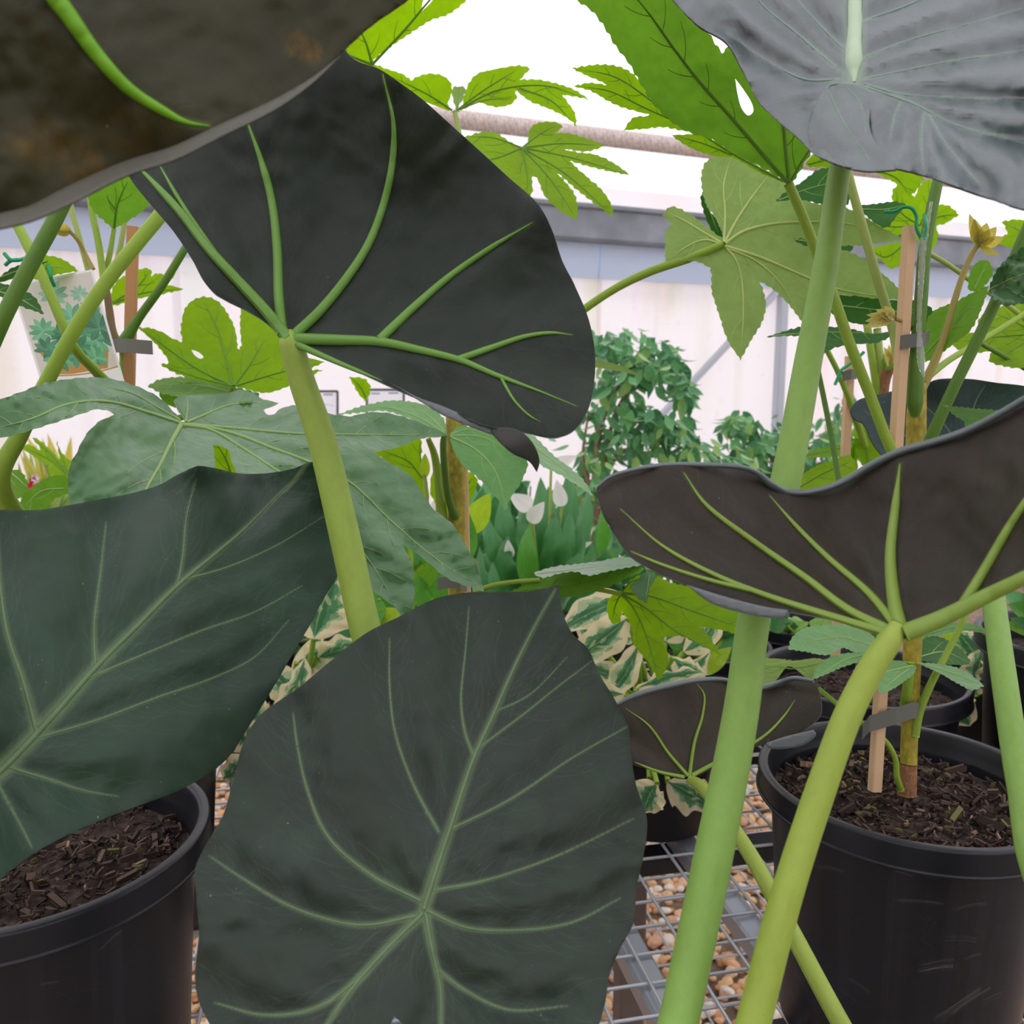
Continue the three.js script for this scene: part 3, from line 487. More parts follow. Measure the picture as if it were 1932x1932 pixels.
// ---- plant in the scuffed pot by the bench edge: the leaf overhead and the broad leaf before the paper plant
{
  const root = thing('elephant_ear_plant', 'dark elephant ear in a black pot at the lower left corner', 'plant', potAt(60, 1575, 0.75));
  const hs = pot(root, 0.15, P(60, 1575, 0.75).y - BENCH, { chips: 900 }), soil = root.position.clone().setY(BENCH + hs);
  const a = ear(root, {
    label: 'dark underside of the leaf hanging nearest overhead',
    out: [[-330, 60], [-150, 400], [-60, 435], [0, 430], [60, 415], [130, 385], [240, 330], [330, 300], [420, 255], [520, 205], [590, 155], [640, 105], [700, 50], [770, 0], [850, -90], [700, -320], [200, -420], [-200, -260]],
    d: [[0, 430, 0.345], [0, 0, 0.33], [770, 0, 0.42], [400, 250, 0.385], [640, 105, 0.415], [300, -300, 0.37], [-300, 60, 0.31], [240, 325, 0.375], [200, 100, 0.355]],
    veins: [[[[40, -160], [95, -20], [130, 30], [180, 100], [240, 165], [300, 205], [350, 230], [395, 238]], 21, 5], [[[40, -160], [-60, 40], [-90, 200], [-60, 330]], 14, 4]],
    quilt: [0.008, 90], ripple: [0.004, 60], wave: [0.012, 160], veinMat: M.veinBright, rib: 20, sink: 0.5, th: 0.0014,
    paint: skin({ ...UNDER, base: '#313217', spots: [[110, 290, 70, 'rgba(140,112,28,0.05)'], [570, 90, 40, 'rgba(150,96,40,0.06)'], [250, 250, 60, 'rgba(110,90,30,0.03)']], other: '#5d6a66' }),
  });
  leaf(a, { name: 'curled_margin', label: 'lighter rolled edge of the overhead leaf', out: [[-40, 436, 1], [0, 430], [60, 415], [130, 385], [240, 330], [330, 300], [420, 255], [520, 205], [590, 155], [642, 104, 1], [585, 148], [515, 188], [415, 234], [325, 276], [235, 304], [125, 352], [55, 388], [0, 402], [-40, 412, 1]], d: [[0, 415, 0.338], [240, 320, 0.368], [420, 245, 0.38], [640, 105, 0.41], [130, 370, 0.353], [520, 198, 0.392]], sp: 9, th: 0.001, mats: [std('#5e5d52', 0.5), std('#5e5d52', 0.5)] });
  ear(root, {
    label: 'grey green upper side with pale veins and a wavy top edge',
    out: [[-150, 968], [0, 962], [70, 962], [130, 953], [200, 940], [250, 930], [300, 915], [340, 893], [375, 880], [410, 884], [450, 893], [500, 893], [550, 885], [590, 872], [625, 890], [652, 935], [660, 968], [650, 1030], [637, 1085], [610, 1130], [590, 1170], [560, 1220], [520, 1290], [470, 1370], [430, 1430], [390, 1462], [340, 1490], [290, 1510], [220, 1535], [150, 1565], [80, 1600], [30, 1635], [0, 1660], [-60, 1720], [-200, 1720], [-300, 1500], [-250, 1100]],
    d: [[650, 960, 0.72], [-40, 1490, 0.5], [0, 962, 0.60], [-150, 968, 0.56], [375, 882, 0.625], [300, 918, 0.685], [450, 893, 0.73], [520, 893, 0.735], [590, 872, 0.685], [360, 960, 0.635], [450, 975, 0.685], [530, 975, 0.70], [200, 945, 0.66], [430, 1430, 0.60], [0, 1655, 0.47], [300, 1150, 0.60], [-250, 1300, 0.44], [637, 1085, 0.69], [180, 1400, 0.545], [130, 1100, 0.60]],
    veins: [[[[-40, 1490], [20, 1435], [100, 1350], [180, 1260], [260, 1180], [335, 1105], [400, 1050], [470, 990], [530, 930], [570, 893]], 7, 1.6], [[[335, 1105], [345, 1050], [352, 980], [370, 905]], 2.2, 1], [[[180, 1260], [178, 1180], [190, 1080], [200, 985]], 2.5, 1], [[[70, 1385], [45, 1290], [15, 1200], [0, 1100], [-5, 1000]], 3.7, 1.8], [[[350, 1093], [430, 1070], [520, 1030], [610, 975]], 1.9, 0.84], [[[160, 1282], [260, 1240], [380, 1190], [480, 1155], [570, 1105]], 1.9, 0.84], [[[60, 1395], [180, 1360], [300, 1315], [400, 1280], [480, 1240], [545, 1170]], 2.2, 0.84], [[[10, 1446], [90, 1470], [160, 1492], [225, 1503]], 2.5, 0.7], [[[-10, 1470], [40, 1560], [60, 1600]], 1.9, 0.7], [[[-40, 1490], [-160, 1380], [-200, 1200]], 3.7, 1.4]],
    quilt: [-0.008, 46], ripple: [0.006, 44], wave: [0.012, 150], veinMat: std('#5f7a52', 0.55), rib: 8, sink: 0.05, paint: skin({ ...TOP, base: '#2c4231' }),
  });
  stem(root, 'petiole', [seen(soil.clone().add(V3(-0.03, -0.01, 0.02)), 20), [-120, 1640, 0.66, 18], [-130, 1540, 0.56, 17], [-50, 1495, 0.503, 14]], M.petiole);
  stem(root, 'petiole', [seen(soil.clone().add(V3(-0.05, -0.01, 0.0)), 20), [-330, 1500, 0.55, 22], [-420, 900, 0.42, 24], [-300, 200, 0.36, 24], [38, -155, 0.348, 24]], M.petiole);
}
// ---- plant just below the view, four leaves reaching into it
{
  const root = thing('elephant_ear_plant', 'dark elephant ear spreading four leaves on pale green stems across the whole view', 'plant', potAt(1200, 2400, 0.36));
  const hs = pot(root, 0.13, 0.28, { chips: 300 }), soil = root.position.clone().setY(BENCH + hs - 0.01), from = (x, z, r) => seen(soil.clone().add(V3(x, 0, z)), r);
  const b = ear(root, {
    label: 'near black underside with bright green veins, tip curled over',
    out: [[246, 337], [279, 380], [326, 435], [362, 489], [384, 529], [406, 554], [435, 571], [470, 588], [510, 615], [545, 650], [590, 666], [650, 690], [720, 722], [780, 748], [835, 767], [880, 788], [918, 803], [980, 814], [1045, 826], [1081, 813], [1108, 776], [1121, 722], [1122, 660], [1110, 600], [1085, 540], [1060, 490], [1040, 430], [1015, 385], [960, 335], [900, 280], [850, 235], [800, 190], [760, 160], [715, 130], [670, 113], [610, 60], [500, 90], [360, 210], [230, 300]],
    d: [[545, 640, 0.60], [1110, 700, 0.56], [715, 130, 0.60], [250, 330, 0.62], [1050, 820, 0.53], [850, 400, 0.625], [720, 680, 0.575], [440, 540, 0.60], [600, 300, 0.63], [1015, 385, 0.58], [406, 554, 0.585]],
    veins: [[[[545, 640], [500, 585], [440, 520], [390, 465], [340, 400], [290, 345], [245, 300]], 12, 6], [[[533, 632], [526, 560], [523, 470], [513, 380], [495, 310], [465, 225]], 10, 6], [[[430, 510], [380, 440], [340, 380], [300, 310]], 5, 4], [[[555, 632], [600, 590], [650, 530], [695, 460], [725, 380], [741, 300], [742, 230], [722, 140]], 10, 5], [[[555, 640], [640, 642], [715, 645], [790, 660], [870, 680], [930, 705], [1010, 735], [1090, 767]], 12, 2], [[[715, 642], [780, 580], [850, 520], [930, 465], [1005, 420]], 9, 4], [[[865, 678], [930, 655], [990, 635], [1040, 628], [1080, 632]], 7, 2], [[[945, 712], [970, 755], [1000, 785], [1020, 796]], 3, 1], [[[560, 650], [640, 685], [720, 718]], 7, 3]],
    quilt: [0.008, 60], ripple: [0.006, 30], wave: [0.012, 120], veinMat: std('#6a9a3c', 0.5), rib: 12, sink: 0.45, paint: skin({ ...UNDER, base: '#1c271b', blotch: ['rgba(60,76,58,A)', 'rgba(44,62,44,A)', 'rgba(24,30,24,A)', 'rgba(70,70,62,A)'] }),
  });
  leaf(b, { name: 'curled_margin', label: 'grey green upper side showing where the margin rolls over', out: [[737, 722, 1], [790, 750], [835, 766], [918, 802], [955, 812], [985, 818, 1], [940, 822], [890, 806], [835, 783], [792, 757]], d: 0.553, sp: 8, th: 0.001, mats: [earTop, std('#4a413c', 0.5)] });
  leaf(b, { name: 'leaf_tip', out: [[926, 812], [955, 806], [985, 815], [1009, 842], [1018, 871], [1013, 891, 1], [998, 871], [969, 857], [947, 839]], d: [[926, 812, 0.548], [1009, 842, 0.54], [1013, 891, 0.55], [960, 840, 0.535]], sp: 7, th: 0.001, mats: [std('#33362f', 0.5), earTop] });
  stem(root, 'petiole', [from(-0.02, -0.03, 26), [1010, 2080, 0.50, 25], [920, 1850, 0.545, 26], [820, 1600, 0.585, 27], [740, 1370, 0.62, 28], [690, 1190, 0.635, 29.5], [650, 1010, 0.63, 29], [607, 830, 0.62, 27], [570, 720, 0.61, 25], [548, 645, 0.60, 22], [540, 626, 0.60, 12]], M.petioleDull);
  ear(root, {
    label: 'heart shaped charcoal leaf with fine pale veins, pointed tip up',
    out: [[1055, 1103, 1], [1060, 1150], [1080, 1195], [1110, 1225], [1130, 1270], [1160, 1320], [1185, 1370], [1190, 1420], [1200, 1480], [1220, 1545], [1215, 1610], [1200, 1680], [1195, 1740], [1170, 1790], [1150, 1840], [1140, 1900], [1115, 1960], [1060, 2010], [960, 2010], [860, 1990], [800, 1965], [745, 1915, 1], [715, 1965], [620, 2020], [500, 2000], [420, 1960], [380, 1900], [368, 1850], [375, 1760], [370, 1690], [368, 1640], [385, 1600], [420, 1540], [440, 1470], [460, 1400], [490, 1350], [560, 1300], [620, 1250], [690, 1195], [760, 1160], [820, 1130], [880, 1118], [940, 1117], [1010, 1114]],
    d: [[800, 1715, 0.50], [1055, 1103, 0.62], [1210, 1550, 0.53], [370, 1650, 0.50], [600, 1990, 0.455], [1000, 1990, 0.46], [890, 1430, 0.545], [490, 1350, 0.555], [700, 1190, 0.59], [1120, 1250, 0.58], [385, 1800, 0.485]],
    veins: [[[[800, 1715], [820, 1650], [850, 1560], [890, 1440], [930, 1350], [970, 1260], [1010, 1180], [1048, 1112]], 5, 1.8], [[[828, 1570], [780, 1480], [745, 1380], [735, 1290], [735, 1205]], 2, 0.91], [[[893, 1425], [877, 1380], [870, 1320], [878, 1230], [885, 1145]], 1.9, 0.91], [[[850, 1565], [960, 1510], [1080, 1430], [1185, 1370]], 1.9, 0.84], [[[905, 1410], [985, 1350], [1060, 1290], [1120, 1245]], 1.6, 0.7], [[[818, 1680], [920, 1660], [1050, 1615], [1195, 1545]], 2, 0.84], [[[805, 1718], [880, 1750], [980, 1755], [1080, 1740], [1170, 1695]], 2.6, 0.91], [[[795, 1700], [700, 1650], [620, 1580], [580, 1490], [560, 1400], [553, 1345]], 2.8, 0.91], [[[785, 1728], [680, 1745], [560, 1715], [470, 1665], [395, 1615]], 2.8, 0.91], [[[798, 1722], [720, 1800], [660, 1870], [600, 1960]], 4.3, 2.1], [[[690, 1835], [600, 1900], [500, 1915], [405, 1892]], 2.8, 0.91], [[[803, 1722], [815, 1790], [830, 1860], [832, 1950]], 3.7, 2.1], [[[825, 1830], [880, 1870], [960, 1905], [1070, 1898]], 2.2, 0.84], [[[930, 1345], [1000, 1310], [1070, 1240]], 1.2, 0.7], [[[810, 1560], [760, 1560]], 0, 0]].filter((v) => v[1] > 0),
    quilt: [-0.007, 48], ripple: [0.006, 44], wave: [0.014, 170], veinMat: std('#5f7a52', 0.55), rib: 8, sink: 0.05, paint: skin({ ...TOP, base: '#2a352a' }),
  });
  stem(root, 'petiole', [from(-0.03, 0.0, 24), [980, 2080, 0.47, 24], [860, 1830, 0.505, 22], [803, 1722, 0.508, 15]], M.petiole);
  const e = ear(root, {
    label: 'blue grey waxy upper side with a broad pale midrib, lobes hanging down',
    out: [[1200, -140], [1235, -50], [1270, 0], [1320, 50], [1370, 80], [1400, 130], [1430, 190], [1470, 230], [1508, 262], [1535, 290], [1560, 302], [1595, 314], [1640, 318], [1690, 318], [1740, 330], [1800, 350], [1870, 375], [1932, 395], [2050, 420], [2200, 300], [2230, 0], [2100, -250], [1700, -420], [1350, -320]],
    d: [[1612, 150, 0.535], [1590, 312, 0.50], [1300, 20, 0.60], [1932, 200, 0.47], [1615, -60, 0.60], [1690, 318, 0.485], [1932, 395, 0.43], [1400, 130, 0.585], [1470, 240, 0.56], [2150, 100, 0.44], [1700, -380, 0.70], [1560, 180, 0.545], [1640, 230, 0.515]],
    veins: [[[[1612, 155], [1612, 80], [1615, -60], [1640, -300]], 17, 12], [[[1592, 140], [1500, 60], [1440, 10], [1390, -60]], 3, 1], [[[1600, 100], [1540, 40], [1480, -30]], 3, 1], [[[1590, 150], [1520, 150], [1440, 110], [1370, 60]], 3, 1], [[[1628, 150], [1700, 135], [1800, 115], [1932, 95], [2100, 60]], 3, 1], [[[1628, 110], [1720, 75], [1830, 45], [1932, 15]], 3, 1], [[[1628, 40], [1700, 15], [1800, -30], [1900, -80]], 3, 1], [[[1628, 158], [1700, 178], [1800, 184], [1932, 192]], 2.5, 1], [[[1620, 160], [1720, 195], [1800, 235], [1932, 270]], 3, 1.5], [[[1745, 208], [1738, 260], [1742, 320]], 2.5, 1], [[[1750, 212], [1790, 280], [1850, 350]], 2.5, 1], [[[1600, 158], [1565, 162], [1555, 185], [1528, 198]], 3, 1.5], [[[1562, 172], [1590, 230], [1635, 295]], 2, 1], [[[1700, 190], [1685, 230], [1680, 260]], 2, 1]],
    sp: 10, quilt: [-0.011, 30], ripple: [0.012, 40], veinMat: std('#b7cfae', 0.6), sideMat: std('#82998e', 0.55), rib: 12, sink: -0.2, round: 1, wave: [0.012, 90], paint: skin(WAX),
  });
  leaf(e, { name: 'basal_lobe', label: 'small lobe folded over its neighbour', sp: 8, th: 0.001, ripple: [0.005, 30], quilt: [-0.004, 24], wave: [0.01, 70], out: [[1556, 168, 1], [1590, 158], [1622, 166], [1641, 196], [1640, 232], [1648, 262], [1668, 292], [1690, 320, 1], [1640, 323], [1595, 316], [1556, 302], [1532, 284], [1524, 240], [1534, 205]], d: [[1556, 168, 0.535], [1622, 166, 0.527], [1640, 232, 0.503], [1690, 320, 0.474], [1595, 316, 0.49], [1532, 284, 0.522], [1590, 240, 0.505]], veins: [[[[1562, 172], [1590, 230], [1640, 300]], 1.8, 0.8], [[[1600, 168], [1625, 200], [1634, 250]], 1.4, 0.7]], veinMat: std('#6f8c70', 0.5), sink: -0.2, mats: [], paint: skin({ ...WAX, S: 512 }) });
  stem(root, 'petiole', [from(0.02, -0.02, 33), [1262, 2010, 0.452, 36], [1285, 1905, 0.47, 37], [1349, 1600, 0.50, 36], [1397, 1350, 0.525, 33], [1424, 1160, 0.545, 30], [1484, 900, 0.566, 28], [1525, 680, 0.58, 25.5], [1558, 500, 0.585, 23], [1584, 320, 0.588, 20], [1612, 165, 0.55, 14]], M.petioleBlue);
  const f = ear(root, {
    label: 'brown underside seen from below with thick lime green veins',
    out: [[1127, 918], [1150, 900], [1200, 885], [1260, 878], [1330, 878], [1400, 883], [1430, 895], [1455, 915], [1480, 928], [1520, 930], [1560, 922], [1600, 905], [1650, 875], [1700, 852], [1760, 835], [1820, 815], [1880, 785], [1932, 755], [2040, 690], [2120, 800], [2090, 950], [2010, 1050], [1932, 1095], [1850, 1135], [1760, 1180], [1700, 1205], [1640, 1188], [1590, 1172], [1520, 1160], [1450, 1148], [1380, 1130], [1300, 1105], [1230, 1075], [1190, 1050], [1160, 1010], [1135, 965]],
    d: [[1700, 1195, 0.455], [1127, 918, 0.51], [1700, 852, 0.505], [1932, 755, 0.46], [2080, 900, 0.40], [1490, 928, 0.535], [1330, 878, 0.515], [1300, 1105, 0.48], [1680, 1000, 0.50], [1932, 1095, 0.425]],
    veins: [[[[1700, 1192], [1688, 1140], [1680, 1050], [1690, 950], [1698, 875]], 15, 5], [[[1693, 1185], [1640, 1120], [1560, 1050], [1500, 990], [1452, 935]], 9, 2.5], [[[1685, 1192], [1600, 1150], [1520, 1090], [1420, 1020], [1330, 950], [1290, 892]], 10, 3], [[[1680, 1196], [1580, 1166], [1450, 1125], [1350, 1085], [1250, 1030], [1170, 960]], 9, 2], [[[1430, 1117], [1330, 1092], [1240, 1062], [1190, 1040]], 5, 2], [[[1705, 1195], [1780, 1165], [1860, 1125], [1932, 1090], [2010, 1045]], 18, 12], [[[1815, 1145], [1860, 1070], [1900, 1000], [1932, 950], [1990, 860]], 10, 5]],
    quilt: [0.007, 60], ripple: [0.004, 50], wave: [0.01, 150], veinMat: std('#7f9c3c', 0.5), rib: 14, sink: 0.5, paint: skin({ ...UNDER, base: '#2c261b' }),
  });
  leaf(f, { name: 'curled_margin', label: 'blue grey upper side showing below the rolled edge', out: [[1295, 1103, 1], [1380, 1129], [1450, 1146], [1487, 1151, 1], [1483, 1166], [1440, 1164], [1390, 1154], [1340, 1137]], d: 0.474, sp: 8, th: 0.001, mats: [earTop, std('#4a413c', 0.5)] });
  put(f, 'leaf_edge', stemGeo([[1127, 918, 0.51, 2], [1150, 900, 0.511, 3], [1200, 885, 0.512, 4], [1260, 877, 0.514, 4.5], [1330, 877, 0.515, 5], [1400, 882, 0.52, 5], [1430, 894, 0.526, 6], [1455, 914, 0.53, 7], [1480, 927, 0.535, 7], [1520, 929, 0.535, 6], [1560, 921, 0.53, 6], [1600, 904, 0.525, 7], [1650, 874, 0.515, 7], [1700, 851, 0.505, 7], [1760, 834, 0.495, 7], [1820, 814, 0.485, 7], [1880, 784, 0.472, 7], [1932, 754, 0.46, 7], [2040, 690, 0.43, 6]]), earTop);
  stem(root, 'petiole', [from(0.04, 0.0, 31), [1392, 2050, 0.435, 32], [1421, 1932, 0.445, 31.5], [1484, 1690, 0.452, 29], [1545, 1500, 0.457, 27.5], [1604, 1340, 0.458, 25.5], [1652, 1248, 0.457, 24], [1680, 1206, 0.456, 22], [1696, 1176, 0.457, 14]], M.petiole);
}
// ---- plant beyond the lower edge by the right pot
{
  const root = thing('elephant_ear_plant', 'smaller dark elephant ear with thin pale stems beside the fatsia pot', 'plant', potAt(2760, 2400, 0.36));
  const hs = pot(root, 0.14, 0.28, { chips: 200 }), soil = root.position.clone().setY(BENCH + hs - 0.01);
  const g = ear(root, {
    label: 'small brown underside with a scalloped top edge', sp: 9,
    out: [[1158, 1332], [1200, 1312], [1270, 1294], [1320, 1284], [1370, 1284], [1405, 1300], [1440, 1298], [1470, 1290], [1500, 1280], [1535, 1286], [1549, 1320], [1548, 1350], [1520, 1375], [1480, 1394], [1420, 1410], [1375, 1428], [1335, 1455], [1300, 1470], [1265, 1466], [1225, 1452], [1192, 1440], [1182, 1400], [1175, 1360]],
    d: [[1300, 1470, 0.74], [1160, 1332, 0.72], [1370, 1284, 0.77], [1549, 1330, 0.75], [1420, 1410, 0.755], [1450, 1298, 0.79]],
    veins: [[[[1300, 1465], [1310, 1400], [1325, 1350], [1328, 1310], [1315, 1290]], 4, 1.5], [[[1297, 1463], [1260, 1420], [1225, 1370], [1180, 1336]], 4, 1.5], [[[1305, 1463], [1370, 1428], [1440, 1390], [1480, 1350], [1500, 1320]], 4.5, 1.2], [[[1290, 1466], [1240, 1455], [1198, 1438]], 4, 2]],
    quilt: [0.004, 40], veinMat: std('#86a83c', 0.5), sink: 0.4, paint: skin({ ...UNDER, base: '#312a1f', S: 512 }),
  });
  leaf(g, { name: 'curled_margin', label: 'grey green upper side of the folded lobe', out: [[1445, 1402, 1], [1480, 1390], [1535, 1377, 1], [1540, 1386], [1520, 1404], [1480, 1413], [1450, 1411]], d: 0.745, sp: 7, th: 0.001, mats: [earTop, std('#4a413c', 0.5)] });
  put(g, 'leaf_edge', stemGeo([[1158, 1332, 0.72, 2], [1200, 1311, 0.728, 5], [1270, 1292, 0.745, 5.5], [1320, 1283, 0.76, 5], [1370, 1283, 0.77, 4], [1405, 1299, 0.78, 4], [1440, 1297, 0.788, 5], [1470, 1289, 0.785, 6], [1500, 1280, 0.77, 5], [1535, 1285, 0.757, 3]]), earTop);
  stem(root, 'petiole', [seen(soil.clone().add(V3(-0.04, 0, 0)), 20), [1760, 2220, 0.56, 19], [1600, 1955, 0.60, 18], [1500, 1770, 0.64, 17], [1420, 1620, 0.68, 15], [1360, 1530, 0.71, 13], [1320, 1482, 0.733, 12], [1300, 1469, 0.74, 8]], M.petiole);
  ear(root, {
    label: 'slate green leaf standing behind the wooden stake', sp: 10,
    out: [[1605, 773], [1620, 755], [1655, 745], [1693, 736], [1745, 725], [1770, 716], [1830, 715], [1880, 722], [1932, 728], [2000, 745], [2010, 900], [1900, 910], [1780, 890], [1700, 880], [1665, 860], [1644, 832], [1630, 801], [1611, 790]],
    d: [[1605, 773, 1.0], [1770, 716, 1.03], [2000, 745, 0.98], [1700, 880, 1.0], [1900, 900, 0.96], [1745, 760, 1.05]],
    veins: [[[[1850, 900], [1830, 820], [1840, 760], [1860, 725]], 1.9, 0.7], [[[1840, 890], [1780, 800], [1720, 745]], 1.9, 0.7], [[[1850, 895], [1930, 820], [1990, 760]], 1.9, 0.7], [[[1830, 890], [1720, 830], [1630, 775]], 1.9, 0.7]],
    quilt: [-0.004, 30], veinMat: std('#5f7a66', 0.55), sink: 0.05, paint: skin({ ...TOP, base: '#2f4143', S: 512 }),
  });
  stem(root, 'petiole', [seen(soil.clone().add(V3(0.0, 0, -0.03)), 24), [1975, 1700, 0.60, 25], [1925, 1480, 0.68, 24], [1893, 1270, 0.76, 22], [1872, 1110, 0.85, 20], [1858, 980, 0.92, 17], [1850, 895, 0.975, 12]], M.petioleBlue);
}

// ---------------------------------------------------------------- paper plants (fatsia): lobed toothed leaves on long stalks, each tied to a stake
const fat = (root, o) => leaf(root, { sp: 10, teeth: [3.2, 15], twigs: [30, 46], veinMat: M.veinTop, quilt: [-0.003, 22], wave: [0.012, 90], sink: 0.1, ...o });
function stakeFor(root, a, b, w, mat) { return put(root, 'stake', bar(P(...b), P(...a), w, w * 0.9, V3(0.2, 0, 1)), mat); }
function band(root, list, h, mat, name = 'tape') {         // a strip of tape standing on edge through [px, py, depth]
  const pos = [], idx = [], th = 0.0012; const pts = list.map((p) => P(...p));
  pts.forEach((p, i) => {
    const t = pts[Math.min(i + 1, pts.length - 1)].clone().sub(pts[Math.max(0, i - 1)]), n = V3(t.z, 0, -t.x).normalize().multiplyScalar(th / 2);
    for (const [s, v] of [[1, 1], [1, -1], [-1, -1], [-1, 1]]) pos.push(p.x + n.x * s, p.y + v * h / 2, p.z + n.z * s);
    if (i) for (let k = 0; k < 4; k++) { const q = (i - 1) * 4 + k, r = (i - 1) * 4 + (k + 1) % 4; idx.push(q, r, q + 4, r, r + 4, q + 4); }
  });
  const e = (pts.length - 1) * 4; idx.push(0, 2, 1, 0, 3, 2, e, e + 1, e + 2, e, e + 2, e + 3);
  const g = new THREE.BufferGeometry(); g.setAttribute('position', new THREE.Float32BufferAttribute(pos, 3)); g.setIndex(idx); const f = g.toNonIndexed(); f.computeVertexNormals();
  f.setAttribute('uv', new THREE.Float32BufferAttribute(new Float32Array(f.attributes.position.count * 2), 2)); return put(root, name, f, mat);
}

